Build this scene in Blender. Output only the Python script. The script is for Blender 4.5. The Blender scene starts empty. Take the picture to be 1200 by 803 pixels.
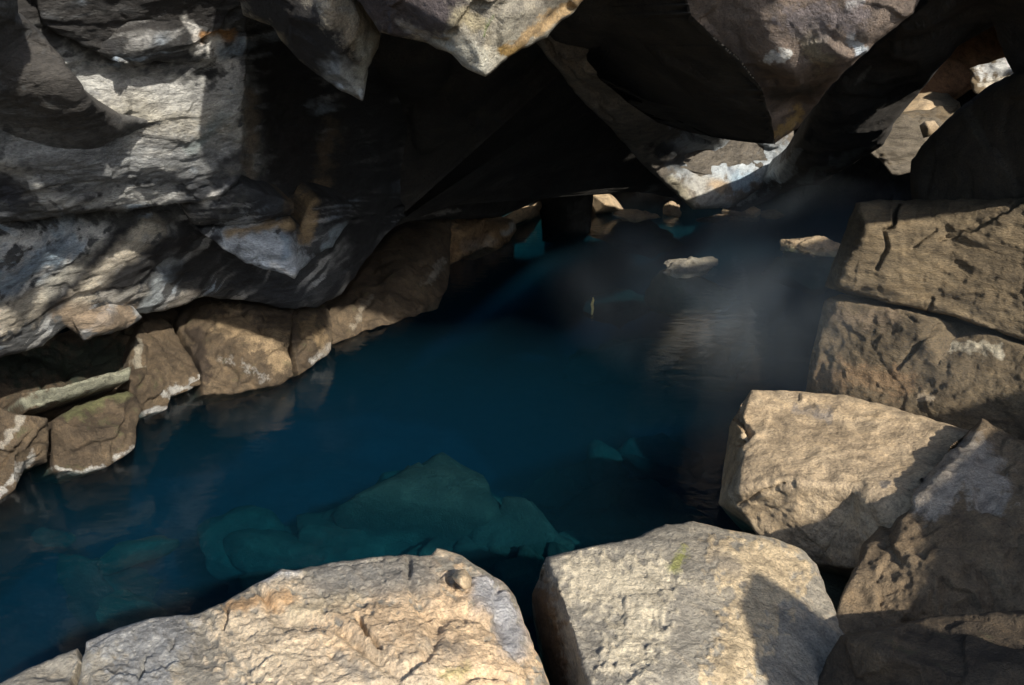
import bpy, math, random
import numpy as np
from mathutils import Vector
from mathutils.geometry import delaunay_2d_cdt, tessellate_polygon

scene = bpy.context.scene
COL = scene.collection
R = math.radians

# ------------------------------------------------------------------ camera, light
PITCH = R(20.0); F = 942.0; W, H = 1200.0, 803.0; EYE = 2.0
cam_d = bpy.data.cameras.new('camera'); cam = bpy.data.objects.new('camera', cam_d); COL.objects.link(cam)
cam.location = (0, 0, EYE); cam.rotation_euler = (R(90) - PITCH, 0, 0)
cam_d.sensor_width = 36; cam_d.lens = F * 36 / W; cam_d.clip_start = 0.05; cam_d.clip_end = 3000
scene.camera = cam
SUN = np.array((0.42, -0.72, 0.55)); SUN /= np.linalg.norm(SUN)
sun_d = bpy.data.lights.new('sun', 'SUN'); sun_d.energy = 3.6; sun_d.angle = R(0.9); sun_d.color = (1, .93, .82)
sun = bpy.data.objects.new('sun', sun_d); COL.objects.link(sun)
sun.rotation_euler = Vector(SUN).to_track_quat('Z', 'Y').to_euler(); sun.location = (4, -7, 8)
world = bpy.data.worlds.new('World'); scene.world = world; world.use_nodes = True
wn = world.node_tree.nodes; wn.clear()
sky = wn.new('ShaderNodeTexSky'); sky.sky_type = 'NISHITA'; sky.sun_disc = False
sky.sun_elevation = math.asin(SUN[2]); sky.sun_rotation = math.atan2(SUN[0], SUN[1])
bg = wn.new('ShaderNodeBackground'); bg.inputs[1].default_value = 0.15
wo = wn.new('ShaderNodeOutputWorld')
world.node_tree.links.new(sky.outputs[0], bg.inputs[0]); world.node_tree.links.new(bg.outputs[0], wo.inputs[0])
scene.view_settings.view_transform = 'Standard'; scene.view_settings.look = 'None'
scene.view_settings.exposure = 1.05; scene.view_settings.gamma = 1.0
scene.render.engine = 'CYCLES'
scene.cycles.use_denoising = True
scene.cycles.max_bounces = 8; scene.cycles.diffuse_bounces = 4; scene.cycles.transparent_max_bounces = 12
scene.cycles.volume_bounces = 0; scene.cycles.volume_step_rate = 1.0
scene.cycles.caustics_reflective = True; scene.cycles.caustics_refractive = False

# ------------------------------------------------------------------ noise (vectorised)
def _h(ix, iy, iz, seed):
    h = (ix.astype(np.int64) * 374761393 + iy.astype(np.int64) * 668265263 + iz.astype(np.int64) * 2147483647 + seed * 974711) & 0xFFFFFFFF
    h = ((h ^ (h >> 13)) * 1274126177) & 0xFFFFFFFF
    h = ((h ^ (h >> 16)) * 2246822519) & 0xFFFFFFFF
    return (h ^ (h >> 15)) & 0xFFFFFFFF
def _r(h): return h.astype(np.float64) / 4294967295.0
def pnoise(P, seed=0):
    Pi = np.floor(P); f = P - Pi; Pi = Pi.astype(np.int64); u = f * f * f * (f * (f * 6 - 15) + 10)
    out = np.zeros(len(P))
    for dx in (0, 1):
        for dy in (0, 1):
            for dz in (0, 1):
                h = _h(Pi[:, 0] + dx, Pi[:, 1] + dy, Pi[:, 2] + dz, seed)
                gx = ((h & 1023) / 511.5 - 1); gy = (((h >> 10) & 1023) / 511.5 - 1); gz = (((h >> 20) & 1023) / 511.5 - 1)
                w = (u[:, 0] if dx else 1 - u[:, 0]) * (u[:, 1] if dy else 1 - u[:, 1]) * (u[:, 2] if dz else 1 - u[:, 2])
                out += w * (gx * (f[:, 0] - dx) + gy * (f[:, 1] - dy) + gz * (f[:, 2] - dz))
    return out
def fbm(P, octv=4, seed=0, gain=.5, lac=2.03):
    o = np.zeros(len(P)); a = 1.0
    for k in range(octv):
        o += a * pnoise(P, seed + k * 17); a *= gain; P = P * lac
    return o
def ridged(P, octv=4, seed=0, gain=.55, lac=2.1):
    o = np.zeros(len(P)); a = 1.0
    for k in range(octv):
        o += a * (.5 - np.abs(pnoise(P, seed + k * 31)) * 1.6); a *= gain; P = P * lac
    return o
def cells(P, seed=0):
    """piecewise planar chips, and the distance to the cell border"""
    Pi = np.floor(P).astype(np.int64)
    f1 = np.full(len(P), 9.); f2 = f1.copy(); val = np.zeros(len(P))
    for dx in (-1, 0, 1):
        for dy in (-1, 0, 1):
            for dz in (-1, 0, 1):
                c = Pi + (dx, dy, dz)
                h = _h(c[:, 0], c[:, 1], c[:, 2], seed); h2 = _h(c[:, 0], c[:, 1], c[:, 2], seed + 5)
                j = np.stack([_r(h), _r(h2), _r(_h(c[:, 0], c[:, 1], c[:, 2], seed + 9))], 1)
                d = P - (c + j); dist = np.sqrt((d * d).sum(1))
                v = np.stack([(h2 & 255) / 127.5 - 1, ((h2 >> 8) & 255) / 127.5 - 1, ((h2 >> 16) & 255) / 127.5 - 1], 1)
                pl = (d * v).sum(1) + ((h >> 8) & 255) / 255. - .5
                new = dist < f1
                f2 = np.where(new, f1, np.minimum(f2, dist)); val = np.where(new, pl, val); f1 = np.where(new, dist, f1)
    return val, f2 - f1
def sstep(a, b, x):
    t = np.clip((x - a) / (b - a), 0, 1); return t * t * (3 - 2 * t)

# ------------------------------------------------------------------ sight lines: a point of the photograph at a known distance or height
CT, ST = math.cos(PITCH), math.sin(PITCH)
def ray(px, py):
    u = (np.asarray(px, float) - W / 2) / F; v = (H / 2 - np.asarray(py, float)) / F
    return u, v * ST + CT, v * CT - ST
def at(px, py, Y):
    u, dy, dz = ray(px, py); k = np.asarray(Y, float) / dy
    return np.stack([u * k, np.broadcast_to(Y, np.shape(k)) + 0 * k, EYE + dz * k], -1)
def ZY(px, py, z):
    """distance Y at which the line of sight through the pixel reaches height z"""
    u, dy, dz = ray(px, py); return float((z - EYE) / dz * dy)
def topix(P):
    x, y, z = P[:, 0], P[:, 1], P[:, 2] - EYE
    d = y * CT - z * ST; v = y * ST + z * CT
    return W / 2 + F * x / d, H / 2 - F * v / d

# ------------------------------------------------------------------ objects
def tag(o, label=None, cat=None, group=None, kind=None):
    if label: o['label'] = label
    if cat: o['category'] = cat
    if group: o['group'] = group
    if kind: o['kind'] = kind
    return o
def mesh_obj(name, V, faces, mat, parent=None, smooth=True, tint=None, origin=True):
    V = np.asarray(V, float)
    c = np.zeros(3)
    if origin:
        c = (V.min(0) + V.max(0)) / 2; c[2] = V[:, 2].min()
        if parent is not None: c = np.array(parent.location)
    me = bpy.data.meshes.new(name); me.from_pydata((V - c).tolist(), [], faces); me.update()
    if smooth: me.polygons.foreach_set('use_smooth', [True] * len(me.polygons))
    if tint is None: tint = np.zeros((len(V), 4))
    if tint is not None:
        at_ = me.color_attributes.new('stain', 'FLOAT_COLOR', 'POINT'); at_.data.foreach_set('color', np.asarray(tint, np.float32).ravel())
    me.materials.append(mat)
    o = bpy.data.objects.new(name, me); COL.objects.link(o)
    if parent is not None: o.parent = parent
    else: o.location = c
    return o

def inside(px, py, poly):
    res = np.zeros(len(px), bool); n = len(poly)
    for i in range(n):
        x0, y0 = poly[i]; x1, y1 = poly[(i + 1) % n]
        if y0 == y1: continue
        c = ((y0 > py) != (y1 > py)) & (px < (x1 - x0) * (py - y0) / (y1 - y0) + x0)
        res ^= c
    return res
def polydist(px, py, poly, closed=True):
    best = np.full(len(px), 1e9); bx = np.array(px, float); by = np.array(py, float); n = len(poly)
    for i in range(n if closed else n - 1):
        x0, y0 = poly[i]; x1, y1 = poly[(i + 1) % n]
        dx, dy = x1 - x0, y1 - y0; L = dx * dx + dy * dy + 1e-9
        t = np.clip(((px - x0) * dx + (py - y0) * dy) / L, 0, 1)
        qx, qy = x0 + t * dx, y0 + t * dy; d = np.hypot(px - qx, py - qy)
        m = d < best; best = np.where(m, d, best); bx = np.where(m, qx, bx); by = np.where(m, qy, by)
    return best, bx, by
def rough_poly(poly, amp, seed, sub=6.0, wl=14.0):
    """a natural, slightly broken outline"""
    out = []; n = len(poly); s = 0.
    for i in range(n):
        p = np.array(poly[i], float); q = np.array(poly[(i + 1) % n], float); L = np.hypot(*(q - p)); k = max(1, int(L / sub))
        nn = np.array((-(q - p)[1], (q - p)[0])) / (L + 1e-9)
        for j in range(k):
            m = p + (q - p) * j / k
            P = np.array([[m[0] / wl, m[1] / wl, seed * 3.7]])
            a = amp * (pnoise(P, seed)[0] * 1.6 + .8 * pnoise(P * 2.6, seed + 3)[0])
            out.append(tuple(m + nn * a))
    return out
def tps(ctrl, X, Y_):
    c = np.array(ctrl, float); n = len(c); s = 200.
    def K(ax, ay, bx, by):
        r2 = ((ax[:, None] - bx[None]) ** 2 + (ay[:, None] - by[None]) ** 2) / s / s
        return .5 * r2 * np.log(r2 + 1e-12)
    A = np.zeros((n + 3, n + 3)); A[:n, :n] = K(c[:, 0], c[:, 1], c[:, 0], c[:, 1]) + np.eye(n) * 1e-3
    A[:n, n] = 1; A[:n, n + 1] = c[:, 0] / s; A[:n, n + 2] = c[:, 1] / s; A[n:, :n] = A[:n, n:].T
    w = np.linalg.solve(A, np.concatenate([c[:, 2], np.zeros(3)]))
    out = np.zeros(len(X))
    for i in range(0, len(X), 20000):
        sl = slice(i, i + 20000)
        out[sl] = K(X[sl], Y_[sl], c[:, 0], c[:, 1]) @ w[:n] + w[n] + w[n + 1] * X[sl] / s + w[n + 2] * Y_[sl] / s
    return out
def linear(ctrl, poly, X, Y_):
    """facets between the control points"""
    pts = [Vector(p[:2]) for p in ctrl]; n = len(pts)
    big = [(-900, -900), (2100, -900), (2100, 1700), (-900, 1700)]
    vo, eo, fo, ov, oe, of_ = delaunay_2d_cdt(pts, [], [], 0, 1e-4)
    Yc = np.zeros(len(vo))
    for i, o in enumerate(ov): Yc[i] = ctrl[o[0]][2]
    out = np.full(len(X), np.nan)
    for f in fo:
        a, b, c = [np.array(vo[k]) for k in f[:3]]
        d = (b[1] - c[1]) * (a[0] - c[0]) + (c[0] - b[0]) * (a[1] - c[1])
        if abs(d) < 1e-9: continue
        l0 = ((b[1] - c[1]) * (X - c[0]) + (c[0] - b[0]) * (Y_ - c[1])) / d
        l1 = ((c[1] - a[1]) * (X - c[0]) + (a[0] - c[0]) * (Y_ - c[1])) / d
        l2 = 1 - l0 - l1; m = (l0 >= -1e-6) & (l1 >= -1e-6) & (l2 >= -1e-6)
        v = 1 / (l0 / Yc[f[0]] + l1 / Yc[f[1]] + l2 / Yc[f[2]])      # flat facets stay flat in space
        out = np.where(m, v, out)
    bad = np.isnan(out)
    if bad.any():                                                   # just outside: go on along the nearest facet
        dmin = .06 * max(abs((vo[f[1]][1] - vo[f[2]][1]) * (vo[f[0]][0] - vo[f[2]][0]) + (vo[f[2]][0] - vo[f[1]][0]) * (vo[f[0]][1] - vo[f[2]][1])) for f in fo)
        xb, yb = X[bad], Y_[bad]; best = np.full(len(xb), -1e9); val = np.zeros(len(xb))
        for f in fo:
            A_, B_, C_ = [np.array(vo[k]) for k in f[:3]]
            d = (B_[1] - C_[1]) * (A_[0] - C_[0]) + (C_[0] - B_[0]) * (A_[1] - C_[1])
            if abs(d) < dmin: continue
            l0 = ((B_[1] - C_[1]) * (xb - C_[0]) + (C_[0] - B_[0]) * (yb - C_[1])) / d
            l1 = ((C_[1] - A_[1]) * (xb - C_[0]) + (A_[0] - C_[0]) * (yb - C_[1])) / d
            l2 = 1 - l0 - l1; q = np.minimum(np.minimum(l0, l1), l2) * math.sqrt(abs(d))
            lo, hi = min(Yc[f[0]], Yc[f[1]], Yc[f[2]]), max(Yc[f[0]], Yc[f[1]], Yc[f[2]])
            v = np.clip(1 / np.clip(l0 / Yc[f[0]] + l1 / Yc[f[1]] + l2 / Yc[f[2]], .02, 5), lo * .96, hi * 1.04)
            m = q > best; best = np.where(m, q, best); val = np.where(m, v, val)
        out[bad] = val
    return out

def displace(P, N, disp):
    d = np.zeros(len(P))
    for it in disp:
        kind, size, amp, seed = it[:4]; st = np.array(it[4] if len(it) > 4 else (1, 1, 1), float)
        Q = P / (size * st)
        if kind == 'fbm': d += amp * fbm(Q, 4, seed)
        elif kind == 'ridge': d += amp * ridged(Q, 4, seed)
        elif kind == 'chip':
            Wp = Q + .35 * np.stack([pnoise(Q * 1.3, seed + 1), pnoise(Q * 1.3, seed + 2), pnoise(Q * 1.3, seed + 3)], 1)
            v, e = cells(Wp, seed); d += amp * v
        elif kind == 'crack':
            Wp = Q + .5 * np.stack([pnoise(Q * 1.5, seed + 1), pnoise(Q * 1.5, seed + 2), pnoise(Q * 1.5, seed + 3)], 1)
            v, e = cells(Wp, seed); d -= amp * (1 - sstep(0, .07, e))
        elif kind == 'strata':
            v = fbm(Q * np.array((.25, .25, 1)), 3, seed); s = np.floor(v * 5) / 5 + .2 * sstep(.5, 1, (v * 5) % 1)
            d += amp * s
        elif kind == 'pit':
            v, e = cells(Q, seed); Wn = fbm(Q * .35, 2, seed + 4)
            d -= amp * np.clip(.5 - np.abs(v), 0, 1) * sstep(-.1, .25, Wn)
    return d

def relief(name, outline, ctrl, mat, label=None, cat=None, group=None, kind=None, parent=None, step=2.0, mode='tps',
           deep=.8, push=(0, 0, 0), rnd=10, rdep=.06, disp=(), cracks=(), paint=None, rough=1.6, seed=1, soft=0, shrink=.06, lift=0):
    poly = rough_poly(outline, rough, seed) if rough else list(outline)
    pa = np.array(poly); x0, y0 = pa.min(0) - step; x1, y1 = pa.max(0) + step
    nx, ny = int((x1 - x0) / step) + 2, int((y1 - y0) / step) + 2
    gx, gy = np.meshgrid(x0 + np.arange(nx) * step, y0 + np.arange(ny) * step)
    cx, cy = (gx[:-1, :-1] + step / 2), (gy[:-1, :-1] + step / 2)
    m = inside(cx.ravel(), cy.ravel(), poly).reshape(cx.shape)
    for _ in range(2):                                              # no corner-only contacts
        bad = (m[:-1, :-1] & m[1:, 1:] & ~m[:-1, 1:] & ~m[1:, :-1]) | (~m[:-1, :-1] & ~m[1:, 1:] & m[:-1, 1:] & m[1:, :-1])
        m[:-1, :-1] |= bad; m[1:, 1:] |= bad; m[:-1, 1:] |= bad; m[1:, :-1] |= bad
    jj, ii = np.nonzero(m); idx = lambda a, b: a * nx + b
    quads = np.stack([idx(jj, ii), idx(jj + 1, ii), idx(jj + 1, ii + 1), idx(jj, ii + 1)], 1)
    used, inv = np.unique(quads.ravel(), return_inverse=True); quads = inv.reshape(-1, 4)
    X = gx.ravel()[used].copy(); Y_ = gy.ravel()[used].copy()
    e = np.concatenate([quads[:, [k, (k + 1) % 4]] for k in range(4)])
    key = e[:, 0] * 10000000 + e[:, 1]; rkey = e[:, 1] * 10000000 + e[:, 0]
    be = e[~np.isin(key, rkey)]
    bv = np.unique(be)
    d, qx, qy = polydist(X, Y_, poly)
    s = d[bv] < 2.2 * step; X[bv] = np.where(s, qx[bv], X[bv]); Y_[bv] = np.where(s, qy[bv], Y_[bv]); d[bv] = 0
    jit = np.ones(len(X)); jit[bv] = 0
    D = tps(ctrl, X, Y_) if mode == 'tps' else linear(ctrl, poly, X, Y_)
    if soft:
        nb = np.concatenate([e, e[:, ::-1]]); cnt = np.bincount(nb[:, 0], minlength=len(X)).astype(float)
        for _ in range(soft): D = .5 * D + .5 * np.bincount(nb[:, 0], D[nb[:, 1]], len(X)) / cnt
    t = np.clip(d / max(rnd, 1e-6), 0, 1); rr = rdep * (1 - np.sqrt(np.clip(1 - (1 - t) ** 2, 0, 1)))
    P = at(X, Y_, D); V0 = P - np.array((0, 0, EYE)); ln = np.linalg.norm(V0, axis=1); dirs = V0 / ln[:, None]
    P = P + dirs * rr[:, None]
    def normals(P):
        a = P[quads[:, 2]] - P[quads[:, 0]]; b = P[quads[:, 3]] - P[quads[:, 1]]; fn = np.cross(a, b)
        N = np.zeros_like(P)
        for k in range(4):
            for c in range(3): N[:, c] += np.bincount(quads[:, k], fn[:, c], len(P))
        N /= np.linalg.norm(N, axis=1)[:, None] + 1e-12
        return N
    N = normals(P); sgn = np.sign(-(N * dirs).sum(1)).mean(); N *= 1 if sgn > 0 else -1
    dd = displace(P, N, disp)
    nb = np.concatenate([e, e[:, ::-1]]); cnt = np.bincount(nb[:, 0], minlength=len(X)).astype(float)
    for _ in range(2): dd = .6 * dd + .4 * np.bincount(nb[:, 0], dd[nb[:, 1]], len(X)) / cnt
    px2d = 1.0 * D / F
    for (line, wpx, dep) in cracks:                                  # open joints that run across the face
        cd, _, _ = polydist(X, Y_, rough_poly_open(line, 2.2, seed + 11), False)
        dd -= dep * (1 - sstep(wpx * .35, wpx, cd))
    tint = paint(X, Y_, P) if paint is not None else np.zeros((len(P), 4))
    if lift: dd = dd + lift * sstep(.25, .7, tint[:, 3] + .5 * fbm(P / .06, 4, seed + 5)) * (.5 + 1.0 * ridged(P / .02, 3, seed + 6))
    te = np.clip(d / 14., 0, 1)[:, None]; ND = N * te - dirs * (1 - te); ND /= np.linalg.norm(ND, axis=1)[:, None] + 1e-9
    P = P + ND * dd[:, None]
    # skirt and back
    V = [P]; T = [tint]; faces = quads.tolist() if sgn > 0 else quads[:, ::-1].tolist()
    if sgn < 0: be = be[:, ::-1]
    remap = {int(v): k for k, v in enumerate(bv)}; nb_ = len(bv); base = len(P); ring = bv.copy()
    pv = np.array(push, float)
    rows = 5; cen = P.mean(0)
    for rws in range(1, rows + 1):
        f = rws / rows
        Q = P[bv] + dirs[bv] * (deep * f) + pv * f
        Q = Q + (P.mean(0) + dirs.mean(0) * deep + pv - Q) * (shrink * f * f)
        Q = Q + dirs[bv] * (deep * .08 * pnoise(Q / (deep * .4 + .05), seed + 90)[:, None])
        V.append(Q); T.append(tint[bv] * np.array((1, 1, 1, .6)))
    for rws in range(rows):
        for a, b in be.tolist():
            ra, rb = remap[a], remap[b]
            if rws == 0: p, q = a, b
            else: p, q = base + (rws - 1) * nb_ + ra, base + (rws - 1) * nb_ + rb
            faces.append((q, p, base + rws * nb_ + ra, base + rws * nb_ + rb))
    nxt = {}
    for a, b in be.tolist(): nxt.setdefault(a, []).append(b)
    while nxt:
        st = next(iter(nxt)); loop = [st]; cur = nxt[st].pop()
        if not nxt[st]: del nxt[st]
        while cur != st and cur in nxt:
            loop.append(cur); n2 = nxt[cur].pop()
            if not nxt[cur]: del nxt[cur]
            cur = n2
        if len(loop) > 2: faces.append([base + (rows - 1) * nb_ + remap[v] for v in reversed(loop)])
    o = mesh_obj(name, np.concatenate(V), faces, mat, parent, True, np.concatenate(T))
    if label or cat or kind or group: tag(o, label, cat, group, kind)
    return o
def rough_poly_open(line, amp, seed):
    out = []
    for i in range(len(line) - 1):
        p = np.array(line[i], float); q = np.array(line[i + 1], float); L = np.hypot(*(q - p)); k = max(1, int(L / 5))
        nn = np.array((-(q - p)[1], (q - p)[0])) / (L + 1e-9)
        for j in range(k):
            m = p + (q - p) * j / k; a = amp * pnoise(np.array([[m[0] / 9, m[1] / 9, seed * 1.7]]), seed)[0] * 1.8
            out.append(tuple(m + nn * a))
    out.append(tuple(line[-1])); return out

def strokes(items, base=None, seed=3):
    """mineral stains and painted light or shade: (line, width, colour, strength, brokenness)"""
    def f(X, Y_, P):
        T = np.zeros((len(X), 4))
        Q = np.stack([X / 26, Y_ / 26, np.zeros(len(X)) + seed], 1)
        wx = 7 * fbm(Q, 3, seed); wy = 7 * fbm(Q + 31.7, 3, seed + 1)
        nz = fbm(np.stack([X / 11, Y_ / 11, 0 * X], 1), 4, seed + 2)
        for line, w, c, s, br in items:
            line = line if len(line) > 1 else [line[0], (line[0][0] + .5, line[0][1] + .5)]
            d, _, _ = polydist(X + wx, Y_ + wy, line, False)
            a = s * (1 - sstep(.05, 1.25, d / w + br * nz * 1.1))
            ao = T[:, 3]; na = a + ao * (1 - a)
            k = np.where(na > 1e-6, a / np.maximum(na, 1e-6), 0)[:, None]
            T[:, :3] = T[:, :3] * (1 - k) + np.array(c) * k; T[:, 3] = na
        return T
    return f

# ------------------------------------------------------------------ materials
def rock_mat(name, cols, scale=1.0, rough=.85, bump=.5, grain=1.0, stretch=(1, 1, 1), rot=(0, 0, 0), spec=.35, speck=0, lichen=None, crust=None, fine=.16):
    """cols: dark, middle, pale rock colours"""
    m = bpy.data.materials.new(name); m.use_nodes = True; nt = m.node_tree; nt.nodes.clear(); L = nt.links.new
    def nd(t, **kw):
        n = nt.nodes.new(t)
        for k, v in kw.items(): setattr(n, k, v)
        return n
    out = nd('ShaderNodeOutputMaterial'); bs = nd('ShaderNodeBsdfPrincipled'); L(bs.outputs[0], out.inputs[0])
    bs.inputs['Roughness'].default_value = rough; bs.inputs['Specular IOR Level'].default_value = spec
    tc = nd('ShaderNodeNewGeometry'); mp = nd('ShaderNodeMapping'); L(tc.outputs['Position'], mp.inputs[0])
    mp.inputs['Scale'].default_value = [scale / s for s in stretch]; mp.inputs['Rotation'].default_value = rot
    def noise(sc, det=8, ro=.6, dist=0., src=mp.outputs[0]):
        n = nd('ShaderNodeTexNoise'); n.inputs['Scale'].default_value = sc; n.inputs['Detail'].default_value = det
        n.inputs['Roughness'].default_value = ro; n.inputs['Distortion'].default_value = dist; L(src, n.inputs['Vector']); return n
    def ramp(src, stops):
        r = nd('ShaderNodeValToRGB'); L(src, r.inputs[0]); el = r.color_ramp.elements
        while len(el) < len(stops): el.new(.5)
        for e, (p, c) in zip(el, stops): e.position = p; e.color = (*c, 1) if len(c) == 3 else c
        return r
    def mix(a, b, f, blend='MIX'):
        n = nd('ShaderNodeMix', data_type='RGBA', blend_type=blend)
        for s, v in ((n.inputs[6], a), (n.inputs[7], b), (n.inputs[0], f)):
            if hasattr(v, 'is_linked'): L(v, s)
            else: s.default_value = v if not isinstance(v, tuple) else (*v, 1)
        return n.outputs[2]
    def math_(op, a, b=0., c=0.):
        n = nd('ShaderNodeMath', operation=op)
        for s, v in zip(n.inputs, (a, b, c)):
            if hasattr(v, 'is_linked'): L(v, s)
            else: s.default_value = v
        return n.outputs[0]
    n1 = noise(2.6, 10, .68, .6); n2 = noise(11, 8, .7, .3); n3 = noise(95, 6, .75); n4 = noise(.9, 4, .6, .8)
    g = (.5, .5, .5)
    c = ramp(n1.outputs[0], [(.30, cols[0]), (.5, cols[1]), (.70, cols[2])]).outputs[0]
    c = mix(c, ramp(n4.outputs[0], [(.35, cols[0]), (.65, cols[2])]).outputs[0], .35)
    c = mix(c, ramp(n2.outputs[0], [(.34, (.5, .5, .51)), (.5, (1, 1, 1)), (.66, (1.35, 1.3, 1.22))]).outputs[0], .8, 'MULTIPLY')
    if crust:                                                         # rough pale mineral crust in patches
        k = ramp(math_('ADD', math_('MULTIPLY', noise(1.7, 9, .72, .8).outputs[0], .7), math_('MULTIPLY', noise(16, 6, .7).outputs[0], .3)), [(crust[1], (0, 0, 0)), (crust[1] + .07, (1, 1, 1))]).outputs[0]
        c = mix(c, crust[0], math_('MULTIPLY', k, crust[2]))
    if lichen:
        k = ramp(noise(5.5, 6, .7, .4).outputs[0], [(.60, (0, 0, 0)), (.68, (1, 1, 1))]).outputs[0]
        c = mix(c, lichen, math_('MULTIPLY', k, .6))
    at_ = nd('ShaderNodeAttribute', attribute_name='stain')
    nb = noise(34, 8, .8, .2); 
    nb2 = noise(7, 6, .7, .6)
    a = math_('ADD', math_('MULTIPLY_ADD', at_.outputs['Alpha'], 1.5, -.2), math_('ADD', math_('MULTIPLY', math_('SUBTRACT', nb.outputs[0], .5), 2.0), math_('MULTIPLY', math_('SUBTRACT', nb2.outputs[0], .5), 1.4)))
    a = math_('MULTIPLY', ramp(a, [(.18, (0, 0, 0)), (.80, (1, 1, 1))]).outputs[0], math_('GREATER_THAN', at_.outputs['Alpha'], .02))
    stc = mix(at_.outputs['Color'], ramp(n2.outputs[0], [(.34, (.5, .5, .5)), (.5, (1, 1, 1)), (.66, (1.25, 1.25, 1.22))]).outputs[0], .9, 'MULTIPLY')
    c = mix(c, stc, a)
    c = mix(c, ramp(n3.outputs[0], [(.34, (.45, .45, .45)), (.5, (1, 1, 1)), (.66, (1.45, 1.42, 1.34))]).outputs[0], .75 * grain, 'MULTIPLY')
    if speck:
        v = nd('ShaderNodeTexVoronoi'); v.inputs['Scale'].default_value = 55; L(mp.outputs[0], v.inputs['Vector'])
        k = ramp(v.outputs['Distance'], [(.10, (1, 1, 1)), (.24, (0, 0, 0))]).outputs[0]
        c = mix(c, (.05, .045, .04), math_('MULTIPLY', k, speck))
    L(c, bs.inputs['Base Color'])
    L(ramp(n2.outputs[0], [(.3, (rough - .12,) * 3), (.7, (min(1, rough + .1),) * 3)]).outputs[0], bs.inputs['Roughness'])
    hgt = math_('ADD', math_('MULTIPLY', n1.outputs[0], 1.2), math_('ADD', math_('MULTIPLY', n2.outputs[0], .5), math_('MULTIPLY', n3.outputs[0], fine)))
    rg = noise(30, 5, .65); hgt = math_('ADD', hgt, math_('MULTIPLY', math_('ABSOLUTE', math_('SUBTRACT', rg.outputs[0], .5)), -.6))
    b = nd('ShaderNodeBump'); b.inputs['Strength'].default_value = bump; b.inputs['Distance'].default_value = .045
    L(hgt, b.inputs['Height']); L(b.outputs[0], bs.inputs['Normal'])
    return m

M_PALE = rock_mat('pale_boulder_rock', ((.20, .178, .142), (.31, .28, .225), (.43, .39, .315)), 1.0, .85, .75, crust=((.60, .48, .33), .55, .8), fine=.5)
M_TAN = rock_mat('tan_boulder_rock', ((.25, .185, .115), (.38, .29, .185), (.48, .38, .255)), .9, .88, .6, fine=.25)
M_GOLD = rock_mat('golden_rough_rock', ((.095, .066, .04), (.19, .137, .083), (.31, .235, .148)), 1.5, .9, .9, fine=.4)
M_BROWN = rock_mat('brown_layered_rock', ((.065, .05, .033), (.155, .118, .073), (.26, .20, .12)), 1.3, .85, .9, stretch=(1.8, 1.8, .55), rot=(.12, .1, 0), fine=.3)
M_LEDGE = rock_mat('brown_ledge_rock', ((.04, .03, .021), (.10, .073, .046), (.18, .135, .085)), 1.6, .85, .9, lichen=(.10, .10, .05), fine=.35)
M_WALL = rock_mat('stained_basalt', ((.028, .030, .033), (.070, .074, .077), (.155, .158, .157)), 1.3, .8, .85, spec=.45, stretch=(1.8, 1.8, .8), fine=.3)
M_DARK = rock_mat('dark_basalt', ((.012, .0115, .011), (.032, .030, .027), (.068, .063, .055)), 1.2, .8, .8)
M_SLAB = rock_mat('grey_brown_slab', ((.09, .08, .066), (.19, .168, .138), (.30, .265, .22)), 1.4, .85, .7, stretch=(1.5, 1.5, 1), speck=.55)
M_CREAM = rock_mat('cream_hanging_rock', ((.12, .105, .09), (.32, .29, .23), (.50, .47, .38)), 1.7, .85, .8, speck=.35, fine=.35)
M_ROOF = rock_mat('purple_brown_basalt', ((.09, .07, .06), (.17, .13, .105), (.26, .205, .165)), 1.6, .6, .8, spec=.5, fine=.3)
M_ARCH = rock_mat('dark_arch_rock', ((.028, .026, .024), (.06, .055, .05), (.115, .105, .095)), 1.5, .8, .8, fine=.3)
M_SHADE = rock_mat('shaded_brown_rock', ((.03, .025, .018), (.055, .046, .034), (.085, .07, .05)), 1.2, .85, .7)  # brown rock with the shade on the topmost boulder put into its colour
M_RUST = rock_mat('rusty_rock', ((.24, .12, .06), (.40, .205, .10), (.50, .27, .14)), 1.6, .85, .5)
M_BED = rock_mat('pool_bed_rock', ((.03, .033, .03), (.06, .065, .055), (.10, .105, .085)), .9, .9, .5)
M_SILT = rock_mat('silty_sunken_rock', ((.005, .005, .0045), (.017, .016, .014), (.052, .049, .042)), 1.2, .9, .8)

# ================================================================== the setting
def z(px, py, h): return (px, py, ZY(px, py, h))
def grid_sheet(name, xs, ys, fz, mat, kind='structure', label=None, thick=.4):
    gx, gy = np.meshgrid(xs, ys); P = np.stack([gx.ravel(), gy.ravel(), fz(gx.ravel(), gy.ravel())], 1)
    nx, ny = len(xs), len(ys); n = nx * ny; F_ = []
    for j in range(ny - 1):
        for i in range(nx - 1): a = j * nx + i; F_.append((a, a + 1, a + 1 + nx, a + nx))
    B = P - (0, 0, thick)
    for f in list(F_): F_.append(tuple(n + k for k in reversed(f)))
    ring = [i for i in range(nx)] + [j * nx + nx - 1 for j in range(1, ny)] + [(ny - 1) * nx + i for i in range(nx - 2, -1, -1)] + [j * nx for j in range(ny - 2, 0, -1)]
    for k in range(len(ring)):
        a, b = ring[k], ring[(k + 1) % len(ring)]; F_.append((b, a, n + a, n + b))
    o = mesh_obj(name, np.concatenate([P, B]), F_, mat, origin=False)
    return tag(o, label, None, None, kind)
def nz(x, y, s, seed, o=4): return fbm(np.stack([x / s, y / s, 0 * x + seed * 3.3], 1), o, seed)

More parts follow.
